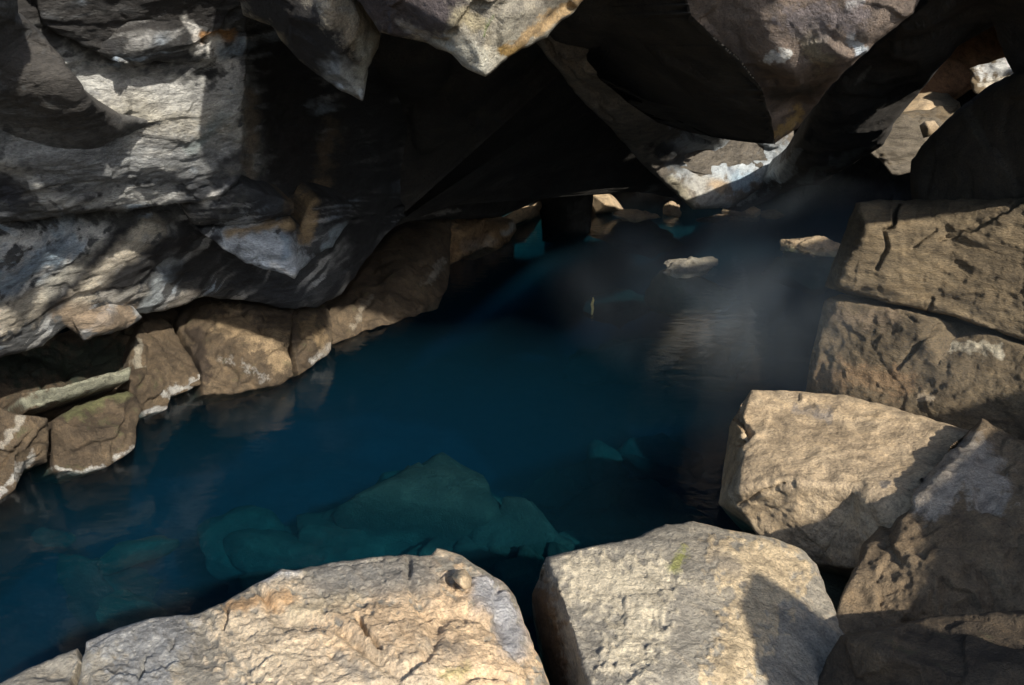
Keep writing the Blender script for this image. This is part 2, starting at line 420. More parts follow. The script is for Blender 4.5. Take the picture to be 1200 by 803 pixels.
# pool floor
grid_sheet('pool_bed', np.linspace(-6, 8.5, 130), np.linspace(.4, 14, 120),
           lambda x, y: -2.3 + .25 * nz(x, y, 1.6, 3) + .10 * nz(x, y, .5, 8) + 1.0 * np.exp(-((x - .3) / 1.6) ** 2 - ((y - 3.0) / 1.0) ** 2) + 1.2 * sstep(1.9, .6, y), M_BED)
# rocky ground outside the entrance, behind and under the camera
grid_sheet('entrance_ground', np.linspace(-30, 30, 90), np.linspace(-40, 1.0, 90),
           lambda x, y: np.minimum(.1 + .30 * sstep(1.0, -1.0, y) + .36 * np.maximum(0, -y - .6), 3.6) + .12 * nz(x, y, 1.0, 12) + .3 * nz(x, y, 5.0, 14, 3), M_BROWN)
CREST = ([1.0, 1.40, 1.45, 1.58, 1.76, 1.86, 1.95, 2.2, 2.37, 2.5, 2.73, 3.07, 3.95, 4.7, 6], [.2, .3, .93, 1.04, 1.12, .92, .8, .95, 1.06, 1.14, 1.2, 1.25, 1.32, 1.4, 1.6])  # unseen bank, its crest shaped to cast the shadow edge on the boulders
grid_sheet('shadow_bank', np.linspace(.75, 6.5, 150), np.linspace(-1.8, 3.2, 140),
           lambda x, y: -.1 + (.1 + (np.interp(.864 * x + .504 * y, *CREST) + .165) / .835) * np.exp(-((.504 * x - .864 * y - .3) / .32) ** 2) + .03 * nz(x, y, .3, 31) + .3 * sstep(.0, .8, .504 * x - .864 * y), M_BROWN)
# roof of the cave: a thick lava slab whose front edge is the entrance lip, with a rift at the back
def roof_block(x0, x1, y0, y1, seed):
    xs = np.linspace(x0, x1, max(8, int((x1 - x0) / .25))); ys = np.linspace(y0, y1, max(6, int((y1 - y0) / .25)))
    grid_sheet('cave_roof', xs, ys, lambda x, y: 3.85 - .40 * sstep(1.9, 2.9, x) + .08 * nz(x, y, 1.5, seed), M_DARK, thick=.85)
roof_block(-9, 2.4, 2.4, 4.4, 21)
roof_block(2.4, 9.5, 2.4, 3.1, 25)
roof_block(-9, 2.45, 4.4, 5.8, 22)
roof_block(-9, 1.4, 5.8, 15, 26)
roof_block(6.0, 9.5, 3.1, 15, 23)
roof_block(1.4, 6.0, 7.5, 15, 24)
# unseen slab high over the entrance, added to keep sky light off the boulders
def shade_brow():
    o = grid_sheet('cave_roof', np.linspace(1.75, 8.0, 50), np.linspace(-1.35, 1.7, 30),
                   lambda p, h: (np.interp(p, [1.7, 3.0, 3.25, 8], [3.25, 3.2, 2.65, 2.75]) + .55 * h) / .835 + .55 + .08 * nz(p, h, .8, 41), M_DARK, thick=.5)
    for v in o.data.vertices: p, h, q = v.co; v.co = (.864 * p + .504 * h, .504 * p - .864 * h, q)
    o.data.flip_normals()
shade_brow()
# walls round the pool, out to the solid lava
def wall_run(name, pts, z0, z1, mat, thick=.6, seed=1):
    V, F_ = [], []; P = []
    for i in range(len(pts) - 1):
        a = np.array(pts[i], float); b = np.array(pts[i + 1], float); k = max(2, int(np.hypot(*(b - a)) / .2))
        for j in range(k): P.append(a + (b - a) * j / k)
    P.append(np.array(pts[-1], float)); P = np.array(P); m = len(P)
    t = np.gradient(P, axis=0); nrm = np.stack([-t[:, 1], t[:, 0]], 1); nrm /= np.linalg.norm(nrm, axis=1)[:, None]
    zs = np.linspace(z0, z1, 26)
    for q in zs:
        for k in range(m):
            V.append((P[k, 0], P[k, 1], q))
    V = np.array(V); NN = np.tile(nrm, (len(zs), 1))
    d = .25 * fbm(V / 1.1, 4, seed) + .12 * cells(V / .7, seed)[0]
    V[:, :2] += NN * d[:, None]; n = len(V); B = V.copy(); B[:, :2] += NN * thick
    for r in range(len(zs) - 1):
        for k in range(m - 1):
            a = r * m + k; F_.append((a, a + m, a + m + 1, a + 1)); F_.append((n + a, n + a + 1, n + a + m + 1, n + a + m))
    for k in range(m - 1):
        F_.append((k, k + 1, n + k + 1, n + k)); a = (len(zs) - 1) * m + k; F_.append((a + 1, a, n + a, n + a + 1))
    for r in range(len(zs) - 1):
        for k in (0, m - 1):
            a = r * m + k; F_.append((a, n + a, n + a + m, a + m) if k == 0 else (a + m, n + a + m, n + a, a))
    return tag(mesh_obj(name, np.concatenate([V, B]), F_, mat, origin=False), kind='structure')
wall_run('cave_wall', [(8.4, 2.2), (8.0, 6), (7.6, 9.5), (5.5, 11.6), (2.5, 12), (-1, 11.8), (-4, 10), (-5.2, 7), (-4.9, 4), (-4.2, 2.0)], -2.6, 3.3, M_DARK, seed=5)

wall_run('sky_block_wall', [(8.4, 2.3), (6.6, 1.55), (5.0, .65), (3.9, .05), (3.05, -.5)], -.6, 2.66, M_BROWN, seed=9)  # unseen wall added to cut the sky light from this side
# water: a clear blue body with a rippled surface
def water():
    m = bpy.data.materials.new('clear_blue_water'); m.use_nodes = True; nt = m.node_tree; nt.nodes.clear(); L = nt.links.new
    out = nt.nodes.new('ShaderNodeOutputMaterial'); tr = nt.nodes.new('ShaderNodeBsdfTransparent'); gl = nt.nodes.new('ShaderNodeBsdfGlossy')
    gl.inputs['Roughness'].default_value = .03; fr = nt.nodes.new('ShaderNodeFresnel'); fr.inputs[0].default_value = 1.33
    mx = nt.nodes.new('ShaderNodeMixShader'); bf = nt.nodes.new('ShaderNodeNewGeometry'); om = nt.nodes.new('ShaderNodeMath'); om.operation = 'SUBTRACT'; om.inputs[0].default_value = 1; L(bf.outputs['Backfacing'], om.inputs[1]); mu = nt.nodes.new('ShaderNodeMath'); mu.operation = 'MULTIPLY'; L(fr.outputs[0], mu.inputs[0]); L(om.outputs[0], mu.inputs[1]); L(mu.outputs[0], mx.inputs[0]); L(tr.outputs[0], mx.inputs[1]); L(gl.outputs[0], mx.inputs[2])
    L(mx.outputs[0], out.inputs[0])
    ge = nt.nodes.new('ShaderNodeNewGeometry'); mp = nt.nodes.new('ShaderNodeMapping'); mp.inputs['Scale'].default_value = (1, 1.6, 1); L(ge.outputs['Position'], mp.inputs[0])
    n = nt.nodes.new('ShaderNodeTexNoise'); n.inputs['Scale'].default_value = 7; n.inputs['Detail'].default_value = 5; L(mp.outputs[0], n.inputs[0])
    b = nt.nodes.new('ShaderNodeBump'); b.inputs['Strength'].default_value = .35; b.inputs['Distance'].default_value = .012; L(n.outputs[0], b.inputs['Height'])
    L(b.outputs[0], gl.inputs['Normal']); L(b.outputs[0], fr.inputs['Normal'])
    ab = nt.nodes.new('ShaderNodeVolumeAbsorption'); ab.inputs[0].default_value = (.14, .76, .85, 1); ab.inputs[1].default_value = 1.5
    sc = nt.nodes.new('ShaderNodeVolumeScatter'); sc.inputs[0].default_value = (.20, .56, .80, 1); sc.inputs[1].default_value = .034
    ad = nt.nodes.new('ShaderNodeAddShader'); L(ab.outputs[0], ad.inputs[0]); L(sc.outputs[0], ad.inputs[1]); L(ad.outputs[0], out.inputs['Volume'])
    x0, x1, y0, y1, zb = -7, 9.2, .7, 13.5, -3.2
    V = [(x0, y0, 0), (x1, y0, 0), (x1, y1, 0), (x0, y1, 0), (x0, y0, zb), (x1, y0, zb), (x1, y1, zb), (x0, y1, zb)]
    F_ = [(0, 1, 2, 3), (7, 6, 5, 4), (0, 4, 5, 1), (1, 5, 6, 2), (2, 6, 7, 3), (3, 7, 4, 0)]
    o = mesh_obj('water', V, F_, m, smooth=False, origin=False); tag(o, kind='structure')
water()

# ------------------------------------------------------------------ left wall with mineral stains and painted shade
GREY = (.38, .39, .39); WHITE = (.66, .65, .62); CREAM = (.58, .52, .42); BLUE = (.24, .31, .38); BLACK = (.018, .018, .02); RUST = (.30, .16, .06); OCH = (.34, .24, .13)
GREY_SUN = (.26, .27, .275); WHITE_SUN = (.42, .42, .405); CREAM_SUN = (.37, .35, .30)  # same stains, colour darkened where the sun falls on the wall
WALL_S = [
    ([(330, 70), (350, 150), (350, 230), (390, 200), (420, 100)], 52, (.018, .017, .016), 1, .4), ([(0, 0), (120, 20), (230, 0)], 60, (.03, .028, .027), .9, .5), ([(20, 60), (80, 110), (130, 140)], 40, (.035, .033, .032), .8, .6), ([(0, 150), (60, 175), (130, 185), (230, 170)], 60, GREY_SUN, .8, .8),  # first black stroke paints the shade in the recess
    ([(60, 70), (110, 95), (150, 115), (230, 130), (270, 110)], 24, WHITE_SUN, .95, .7),
    ([(150, 120), (200, 150), (260, 150), (275, 200)], 40, CREAM_SUN, .9, .8),
    ([(190, 190), (260, 185)], 40, GREY_SUN, .9, .8),
    ([(140, 160), (180, 165)], 9, WHITE_SUN, 1, .8), ([(0, 185), (30, 200), (50, 225), (100, 235), (160, 230), (230, 235)], 9, WHITE_SUN, 1, 1.0),
    ([(170, 180), (200, 178)], 5, WHITE_SUN, 1, .7), ([(170, 198), (200, 197)], 5, WHITE_SUN, 1, .7),
    ([(225, 175), (270, 115)], 10, (.22, .26, .26), .8, .6),
    ([(235, 45), (270, 42)], 9, RUST, 1, .4), ([(250, 55), (265, 75)], 14, WHITE, .9, .8), ([(260, 65), (285, 50)], 10, BLUE, .8, .6),
    ([(215, 20), (232, 40), (230, 58)], 7, WHITE, .8, .9),
    ([(100, 75), (160, 82), (220, 85)], 12, (.07, .075, .08), .9, .4),  # painted dark step under the overhang, shade in place of relief
    ([(125, 140), (135, 150)], 16, (.04, .045, .05), .9, .7),
    ([(260, 190), (285, 180)], 9, BLACK, .9, .8), ([(230, 230), (285, 215), (320, 235)], 26, (.05, .055, .065), .95, .6), ([(240, 235), (262, 222)], 6, WHITE, .9, .9),
    ([(0, 215), (20, 230)], 22, (.04, .045, .06), .9, .5), ([(20, 245), (200, 262)], 14, (.07, .07, .065), .8, .6),  # second stroke paints shade into the hollow under the face
    ([(0, 280), (60, 275), (120, 268)], 14, WHITE, .7, 1.0),
    ([(0, 330), (30, 320), (70, 280)], 26, BLUE, .8, .8),
    ([(25, 345), (55, 312)], 5, WHITE, .9, .6),
    ([(115, 285), (80, 320), (45, 350)], 12, (.48, .46, .40), .95, .7), ([(0, 375), (40, 355)], 20, CREAM, .85, .6),
    ([(150, 270), (105, 310), (60, 360)], 16, BLACK, 1, .35),
    ([(175, 268), (150, 290), (120, 315), (92, 350)], 16, CREAM, 1, .5),
    ([(215, 275), (170, 310), (135, 330)], 18, BLACK, 1, .4),
    ([(80, 365), (110, 378), (150, 365)], 20, (.26, .20, .14), .9, .6), ([(120, 345), (170, 340)], 8, (.4, .38, .34), .8, .9),
    ([(200, 310), (185, 335), (165, 365)], 10, (.42, .46, .48), .95, .6), ([(195, 325), (205, 318)], 8, BLUE, .8, .6),
    ([(225, 345), (200, 358)], 9, (.34, .31, .27), .9, .7), ([(212, 320), (260, 300), (300, 330), (350, 345)], 22, (.03, .033, .038), .9, .4),  # last dark stroke paints shade on the undercut below the lip
]
LIP_S = [
    ([(280, 280), (330, 300), (345, 318)], 30, (.44, .48, .52), 1, .6), ([(270, 275), (340, 262)], 9, OCH, .9, .6), ([(330, 280), (335, 300)], 6, BLUE, .8, .6), ([(320, 310), (345, 325)], 5, WHITE, .9, .6),  # blue grey stroke paints sky light on the lip; ochre and white are stains
    ([(365, 240), (358, 280)], 10, OCH, .9, .8), ([(385, 285), (400, 270)], 13, (.30, .36, .40), .9, .7), ([(350, 335), (365, 340)], 12, (.34, .38, .40), .8, .8),
]
WALL_S += [
    ([(440, 90), (455, 200), (425, 290)], 55, (.018, .019, .02), .95, .4), ([(120, 85), (200, 100), (270, 120)], 22, WHITE_SUN, .8, .9),  # first stroke carries the painted recess shade further back
    ([(290, 205), (292, 150), (290, 110)], 8, (.26, .2, .14), .8, .7), ([(320, 90), (330, 200)], 34, (.025, .022, .02), .9, .6), ([(375, 200), (385, 150)], 14, (.12, .085, .05), .6, 1.0), ([(340, 240), (380, 215)], 10, (.2, .14, .08), .6, 1.0),  # the near black stroke also darkens the shaded recess
]
def flow(items, seed=4, ang=.8, y0=250):
    """mineral bands that run with the slope of the rock, under the single stains"""
    base = strokes(items, seed=seed)
    def f(X, Y_, P):
        T = base(X, Y_, P)
        k = sstep(y0 - 30, y0 + 30, Y_ + 14 * pnoise(np.stack([X / 60, Y_ / 60, 0 * X], 1), 3)); an = ang * (.28 + .72 * k)
        u = X * np.cos(an) - Y_ * np.sin(an); v = X * np.sin(an) + Y_ * np.cos(an)
        w = 9 * fbm(np.stack([X / 45, Y_ / 45, 0 * X + 5], 1), 3, 21)
        q = fbm(np.stack([u / 95, (v + w) / 13, 0 * X], 1), 4, 33); q2 = fbm(np.stack([u / 60, (v + w) / 7, 0 * X + 9], 1), 3, 37)
        pale = sstep(.05, .32, q + .35 * q2); dark = sstep(.05, .30, -q + .3 * q2); blue = sstep(.0, .3, fbm(np.stack([X / 70, Y_ / 50, 0 * X], 1), 2, 51))[:, None]
        pc = np.array((.42, .42, .41)) * (1 - blue) + np.array((.31, .38, .46)) * blue
        fc = np.where((pale > dark)[:, None], pc, np.array((.022, .023, .026))); fa = np.maximum(pale, dark) * .85
        o = 1 - T[:, 3] * .75
        na = T[:, 3] + fa * (1 - T[:, 3]); m = np.where(na > 1e-6, T[:, 3] / np.maximum(na, 1e-6), 0)[:, None]
        return np.concatenate([T[:, :3] * m + fc * (1 - m), na[:, None]], 1)
    return f
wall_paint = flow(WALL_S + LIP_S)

cw = bpy.data.objects.new('cave_wall', None); COL.objects.link(cw); cw.location = (-1.6, 3.4, 0); tag(cw, 'stained grey cave wall leaning out over the shore ledge', kind='structure')
wd = (('fbm', .6, .03, 1), ('chip', .30, .012, 2, (1.5, 1.5, .7)), ('ridge', .24, .022, 5, (2.0, 2.0, .7)), ('chip', .09, .004, 9, (1.7, 1.7, .6)), ('ridge', .06, .005, 7, (1.8, 1.8, .7)))
def wall(name, outline, ctrl, mode='linear', **k):
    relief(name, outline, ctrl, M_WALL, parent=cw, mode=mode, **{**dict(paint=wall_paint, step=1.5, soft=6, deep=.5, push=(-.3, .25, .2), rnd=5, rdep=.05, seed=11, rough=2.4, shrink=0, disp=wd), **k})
wall('bulge', [(-140, -90), (10, -90), (22, 15), (42, 32), (58, 50), (64, 58), (75, 70), (88, 90), (105, 112), (118, 126), (142, 137), (195, 143), (160, 162), (80, 192), (-140, 205)],
     [(-140, -90, 1.7), (-140, 205, 2.45), (22, 15, 2.5), (64, 58, 2.58), (118, 126, 2.8), (195, 143, 3.2), (160, 162, 3.3), (80, 192, 3.15), (0, 185, 2.95), (0, 100, 2.5), (0, 0, 2.3), (60, 110, 2.58), (110, 142, 2.84), (0, 140, 2.68), (70, 155, 2.85)], 'tps', paint=strokes([([(0, 165), (70, 175), (150, 158)], 40, (.24, .245, .245), .8, .9), ([(-50, 40), (60, 90), (110, 130)], 70, (.05, .046, .042), .9, .6)], seed=6))
wall('face', [(-140, 60), (60, 0), (290, 0), (290, 60), (287, 110), (286, 160), (284, 200), (278, 215), (262, 228), (240, 236), (200, 240), (150, 246), (90, 250), (40, 258), (-140, 275)],
     [(-140, 60, 2.2), (60, 0, 2.75), (290, 0, 3.2), (287, 60, 3.42), (286, 160, 3.58), (284, 205, 3.71), (240, 236, 3.69), (150, 246, 3.48), (60, 252, 3.22), (-140, 275, 2.75), (100, 70, 2.98), (150, 110, 3.1), (210, 100, 3.25), (200, 160, 3.26), (250, 130, 3.41), (100, 180, 3.02), (0, 180, 2.78), (60, 215, 3.05), (150, 210, 3.31), (220, 205, 3.47), (262, 190, 3.58), (0, 230, 3.0)], step=1.4, seed=61)
wall('overhang', [(20, -90), (320, -90), (302, 8), (290, 22), (270, 38), (246, 38), (236, 48), (250, 60), (254, 74), (240, 82), (215, 76), (185, 72), (160, 78), (135, 72), (110, 60), (90, 50), (50, 30)],
     [(20, -90, 2.45), (50, 30, 2.7), (110, 60, 2.93), (160, 78, 3.05), (215, 76, 3.18), (250, 72, 3.26), (270, 38, 3.24), (302, 8, 3.22), (320, -90, 3.0), (150, 20, 2.95), (220, 20, 3.12), (160, 50, 2.93), (220, 50, 3.1)], seed=62)
wall('lip', [(232, 268), (255, 262), (290, 262), (340, 256), (352, 262), (358, 285), (356, 300), (350, 318), (345, 328), (335, 322), (310, 316), (288, 308), (268, 296), (250, 282)],
     [(232, 268, 4.1), (255, 262, 4.2), (340, 256, 4.4), (358, 290, 4.42), (345, 328, 4.2), (310, 316, 4.15), (268, 296, 4.12), (300, 285, 4.1), (335, 295, 4.12)], seed=63, step=1.3, rnd=3, rdep=.03)
wall('lip', [(352, 262), (360, 240), (372, 228), (392, 232), (412, 240), (408, 262), (398, 275), (390, 290), (375, 298), (358, 310), (350, 318)],
     [(352, 262, 4.46), (372, 228, 4.7), (412, 240, 5.0), (398, 275, 4.9), (375, 298, 4.7), (352, 318, 4.4), (375, 262, 4.55)], seed=64, step=1.4, rnd=3, rdep=.03)
wall('block', [(215, 240), (240, 226), (285, 215), (318, 228), (345, 238), (345, 250), (320, 258), (290, 263), (255, 265), (225, 262)],
     [(215, 240, 3.8), (285, 215, 3.8), (345, 238, 4.3), (345, 252, 4.45), (290, 263, 4.25), (225, 262, 3.95), (270, 240, 3.82)], seed=65, step=1.4)
wall('undercut', [(-140, 235), (40, 235), (150, 228), (220, 228), (262, 245), (275, 270), (300, 285), (345, 300), (380, 285), (405, 262), (440, 246), (475, 240), (470, 256), (440, 290), (415, 325), (400, 345), (372, 360), (330, 362), (290, 352), (240, 348), (200, 362), (165, 368), (150, 382), (98, 397), (78, 383), (50, 405), (0, 420), (-140, 450)],
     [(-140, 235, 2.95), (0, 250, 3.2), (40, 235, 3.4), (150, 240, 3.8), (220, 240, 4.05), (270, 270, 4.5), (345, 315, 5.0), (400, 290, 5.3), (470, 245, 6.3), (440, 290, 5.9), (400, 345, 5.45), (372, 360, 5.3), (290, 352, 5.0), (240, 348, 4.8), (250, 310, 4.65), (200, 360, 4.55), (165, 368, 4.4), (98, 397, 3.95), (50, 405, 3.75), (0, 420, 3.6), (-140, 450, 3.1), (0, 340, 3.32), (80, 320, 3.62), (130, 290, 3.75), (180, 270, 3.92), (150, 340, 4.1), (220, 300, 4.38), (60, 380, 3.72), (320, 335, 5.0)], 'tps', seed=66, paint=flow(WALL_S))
wall('block', [(82, 372), (100, 362), (130, 357), (160, 363), (167, 372), (150, 385), (130, 391), (98, 399), (90, 388)], [(82, 372, 3.78), (130, 357, 4.0), (167, 372, 4.2), (150, 385, 4.1), (98, 399, 3.85), (125, 375, 3.88)], seed=67, step=1.3, rnd=3, rdep=.03)
wall('recess', [(262, 30), (300, 0), (300, -90), (520, -90), (520, 120), (500, 235), (470, 258), (400, 275), (330, 275), (275, 245), (275, 100)],
     [(262, 30, 3.75), (275, 100, 3.85), (275, 245, 4.1), (330, 275, 4.75), (305, 150, 4.4), (350, 100, 4.8), (350, 200, 5.0), (380, 250, 5.2), (430, 120, 5.4), (430, 220, 5.7), (480, 150, 6.0), (470, 250, 6.4), (515, 100, 6.5), (510, 225, 7.2), (300, -90, 3.4), (520, -90, 4.3), (400, -80, 3.8)], 'tps', seed=68, step=2)
# dark back ceiling that comes down to the water
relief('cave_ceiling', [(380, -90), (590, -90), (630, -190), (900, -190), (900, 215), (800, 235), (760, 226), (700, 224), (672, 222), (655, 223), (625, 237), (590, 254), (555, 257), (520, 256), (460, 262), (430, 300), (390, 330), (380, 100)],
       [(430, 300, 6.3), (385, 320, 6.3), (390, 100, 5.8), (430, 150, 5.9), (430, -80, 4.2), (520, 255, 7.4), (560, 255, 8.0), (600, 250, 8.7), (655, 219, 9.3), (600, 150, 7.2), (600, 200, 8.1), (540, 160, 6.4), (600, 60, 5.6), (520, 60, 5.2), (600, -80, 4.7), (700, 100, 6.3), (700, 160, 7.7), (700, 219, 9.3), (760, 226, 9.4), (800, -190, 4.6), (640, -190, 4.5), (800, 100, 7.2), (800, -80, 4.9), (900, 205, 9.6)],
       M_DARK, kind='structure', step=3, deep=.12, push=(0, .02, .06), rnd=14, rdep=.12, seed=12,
       paint=strokes([([(545, 168), (580, 158)], 13, (.24, .26, .28), .7, 1.0), ([(440, 195), (480, 190)], 5, (.2, .2, .2), .6, 1.0), ([(475, 248), (540, 245)], 4, (.2, .19, .17), .7, 1.0)]),  # first pale stroke is a painted patch of faint light
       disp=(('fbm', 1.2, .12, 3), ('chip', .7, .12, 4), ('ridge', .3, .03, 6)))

# ------------------------------------------------------------------ hanging rock masses
HG = 'hanging roof rocks'
relief('hanging_rock', [(272, -90), (276, -20), (285, 18), (300, 25), (318, 30), (330, 48), (350, 70), (372, 88), (395, 104), (412, 112), (425, 119), (429, 100), (432, 80), (445, 50), (446, 42), (430, 20), (410, -10), (400, -90)],
       [(250, -90, 2.5), (400, -90, 2.5), (300, 25, 2.95), (330, 48, 2.95), (372, 88, 2.95), (425, 119, 2.95), (446, 42, 2.95), (432, 80, 2.92), (400, 60, 2.72), (380, 20, 2.62), (340, 20, 2.72), (400, 90, 2.82), (420, 40, 2.72)],
       M_CREAM, 'dark grey hanging rock with a pale pointed lower tip, beside the stained wall', 'hanging rock', HG, step=1.7, mode='linear', soft=8, deep=.5, push=(0, .3, .5), rnd=7, rdep=.05, seed=13,
       paint=strokes([([(300, -20), (340, 20), (385, 70)], 50, (.026, .024, .023), 1, .3), ([(372, -10), (412, 40)], 12, (.30, .26, .2), .8, .8), ([(395, 85), (420, 100)], 22, (.40, .43, .44), .9, .7), ([(430, 50), (425, 90)], 14, (.38, .38, .33), .8, .7), ([(300, 28), (330, 45)], 8, (.3, .26, .18), .9, .7)], seed=7),  # shaded centre and lit tip and rim are painted into the colour
       disp=(('fbm', .5, .02, 3), ('chip', .22, .018, 4), ('ridge', .08, .007, 6)))
relief('hanging_rock', [(395, -90), (405, -20), (428, 12), (445, 38), (470, 44), (500, 50), (512, 56), (530, 64), (542, 76), (556, 86), (569, 91), (582, 80), (596, 66), (612, 58), (640, 44), (658, 24), (672, 16), (686, -4), (710, -90)],
       [(395, -90, 2.35), (710, -90, 2.5), (405, -20, 2.48), (445, 38, 2.6), (500, 50, 2.62), (540, 72, 2.5), (569, 91, 2.5), (612, 58, 2.62), (658, 24, 2.72), (686, -4, 2.7), (535, 30, 2.42), (530, 60, 2.48), (585, 20, 2.42), (560, 60, 2.44), (470, 0, 2.44), (640, 5, 2.58), (550, -50, 2.35)],
       M_CREAM, 'big cream and purple hanging rock with a blunt point, middle of the cave mouth', 'hanging rock', HG, step=1.7, mode='linear', soft=6, deep=.5, push=(0, .4, .5), rnd=6, rdep=.04, seed=14,
       cracks=(([(590, 5), (578, 35), (572, 55)], 4, .012),),
       paint=strokes([([(420, -10), (470, 20), (510, 10)], 44, (.085, .07, .07), 1, .5), ([(470, 25), (500, 40)], 8, (.45, .43, .4), .8, 1.0), ([(540, 60), (565, 78)], 20, (.46, .44, .37), .9, .5), ([(540, 20), (560, 30)], 14, (.38, .33, .22), .9, .6), ([(600, 55), (650, 20), (680, 0)], 12, (.40, .28, .15), .85, .7), ([(590, 62), (605, 58)], 9, (.30, .19, .06), .9, .7), ([(578, 20), (570, 45)], 6, (.22, .25, .12), .7, .8)], seed=9),
       disp=(('fbm', .5, .02, 5), ('chip', .2, .02, 8), ('ridge', .07, .007, 6), ('pit', .035, .006, 3)))
relief('sloping_roof_slab', [(640, -40), (628, 50), (655, 85), (682, 118), (720, 155), (752, 192), (785, 222), (812, 246), (832, 244), (860, 243), (885, 225), (905, 215), (930, 190), (930, 120), (800, -40)],
       [(640, -40, 3.6), (628, 50, 4.4), (682, 118, 5.6), (752, 192, 7.0), (785, 222, 7.75), (812, 248, 8.0), (832, 245, 8.15), (885, 225, 8.6), (930, 150, 8.7), (800, -40, 4.4), (760, 60, 4.8), (830, 140, 6.6), (860, 170, 8.2), (840, 200, 8.1), (720, 100, 5.2), (780, 170, 6.7), (812, 180, 7.8)],
       M_SLAB, 'long grey brown roof slab sloping down to a blue white foot at the water', 'roof slab', step=2, deep=.12, push=(0, .02, .05), rnd=8, rdep=.1, seed=15,
       cracks=(([(655, 60), (745, 112), (800, 152), (830, 165)], 3, .04), ([(640, 50), (720, 130)], 2.5, .03)),
       paint=strokes([([(815, 180), (850, 190), (895, 185)], 40, (.40, .44, .47), 1, .6), ([(820, 215), (835, 238)], 24, (.38, .37, .34), 1, .8), ([(865, 215), (880, 210)], 12, (.25, .34, .42), .9, .7), ([(850, 180), (855, 200)], 7, (.1, .12, .15), .8, .8), ([(832, 215), (850, 220)], 7, (.36, .26, .16), .8, .8), ([(700, 60), (780, 120), (840, 160)], 10, (.14, .13, .11), .7, .8), ([(785, 210), (810, 240)], 8, (.3, .27, .2), .8, .7), ([(770, 175), (795, 185)], 16, (.02, .02, .02), .8, .7)], seed=12),  # blue white strokes on the foot paint the light there, over mottled stains
       disp=(('fbm', .9, .05, 3), ('chip', .5, .05, 4), ('ridge', .15, .02, 6)))
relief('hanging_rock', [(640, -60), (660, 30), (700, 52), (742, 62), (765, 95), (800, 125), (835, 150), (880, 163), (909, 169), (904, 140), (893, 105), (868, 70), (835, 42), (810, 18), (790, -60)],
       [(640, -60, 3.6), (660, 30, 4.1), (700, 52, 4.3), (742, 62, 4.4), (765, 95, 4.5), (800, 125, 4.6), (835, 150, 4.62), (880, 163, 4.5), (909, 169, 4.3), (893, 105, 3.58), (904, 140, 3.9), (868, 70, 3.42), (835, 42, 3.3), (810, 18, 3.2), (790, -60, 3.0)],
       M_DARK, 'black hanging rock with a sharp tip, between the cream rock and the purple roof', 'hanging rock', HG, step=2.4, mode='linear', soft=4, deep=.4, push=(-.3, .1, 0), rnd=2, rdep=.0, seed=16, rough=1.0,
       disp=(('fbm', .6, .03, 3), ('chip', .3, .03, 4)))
relief('hanging_rock', [(740, -70), (770, 20), (830, 70), (865, 115), (880, 150), (908, 168), (935, 150), (958, 120), (985, 88), (1030, 47), (1070, 16), (1110, -70)],
       [(740, -70, 3.4), (770, 20, 3.7), (850, 60, 3.75), (880, 110, 3.95), (905, 168, 4.5), (912, 166, 4.5), (958, 120, 4.3), (930, 96, 3.78), (985, 88, 3.75), (1000, 40, 3.45), (1070, 12, 3.42), (1110, -70, 3.35), (900, 20, 3.5), (930, -60, 3.4), (940, 60, 3.58), (905, 92, 3.8), (930, 104, 4.05), (905, 112, 4.1)],
       M_ROOF, 'purple brown roof rock with white specks, above the dark arch', 'hanging rock', HG, step=1.8, deep=.5, push=(0, .2, .1), rnd=5, rdep=.05, seed=17,
       paint=strokes([([(900, 70), (920, 60)], 9, (.62, .62, .6), .85, 1.3), ([(995, 5), (1010, 2)], 6, (.5, .5, .5), .8, 1.1), ([(1000, 50), (1010, 60)], 10, (.42, .46, .5), .9, .9), ([(950, 40), (960, 60)], 24, (.32, .27, .19), .7, .8), ([(905, 160), (935, 135)], 12, (.34, .23, .09), .8, .7), ([(930, 20), (1000, 20)], 26, (.19, .16, .16), .8, .8), ([(905, 110), (950, 105)], 14, (.06, .055, .05), .8, .6)], seed=15),  # last dark stroke paints shade into the lower fold
       disp=(('fbm', .6, .03, 3), ('chip', .35, .025, 4), ('ridge', .12, .01, 6)))
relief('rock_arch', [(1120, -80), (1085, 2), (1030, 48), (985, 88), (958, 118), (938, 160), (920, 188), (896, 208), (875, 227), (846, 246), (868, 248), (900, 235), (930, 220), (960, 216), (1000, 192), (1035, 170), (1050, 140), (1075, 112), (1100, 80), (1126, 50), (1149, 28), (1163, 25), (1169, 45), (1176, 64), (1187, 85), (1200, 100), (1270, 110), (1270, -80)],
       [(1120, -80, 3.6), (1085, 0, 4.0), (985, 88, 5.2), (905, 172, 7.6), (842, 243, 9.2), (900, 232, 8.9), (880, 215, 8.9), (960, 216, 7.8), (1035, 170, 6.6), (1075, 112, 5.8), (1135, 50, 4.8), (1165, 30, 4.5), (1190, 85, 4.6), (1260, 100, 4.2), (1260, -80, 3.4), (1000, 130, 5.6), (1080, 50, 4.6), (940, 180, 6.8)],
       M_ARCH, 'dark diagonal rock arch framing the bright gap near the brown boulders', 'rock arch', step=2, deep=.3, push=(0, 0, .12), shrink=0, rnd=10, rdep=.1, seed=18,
       paint=strokes([([(860, 215), (885, 200), (910, 195)], 24, (.38, .43, .48), 1, .7), ([(850, 238), (880, 228)], 10, (.4, .4, .38), .9, .7), ([(930, 175), (925, 200)], 9, (.26, .27, .27), .7, 1.0), ([(940, 212), (1020, 170)], 7, (.14, .14, .135), .8, .9), ([(1000, 95), (1020, 78)], 3, (.2, .19, .17), .8, .8)], seed=17),  # blue white strokes carry the painted light on to the arch end
       disp=(('fbm', .8, .05, 3), ('chip', .5, .05, 4), ('ridge', .15, .02, 6)))

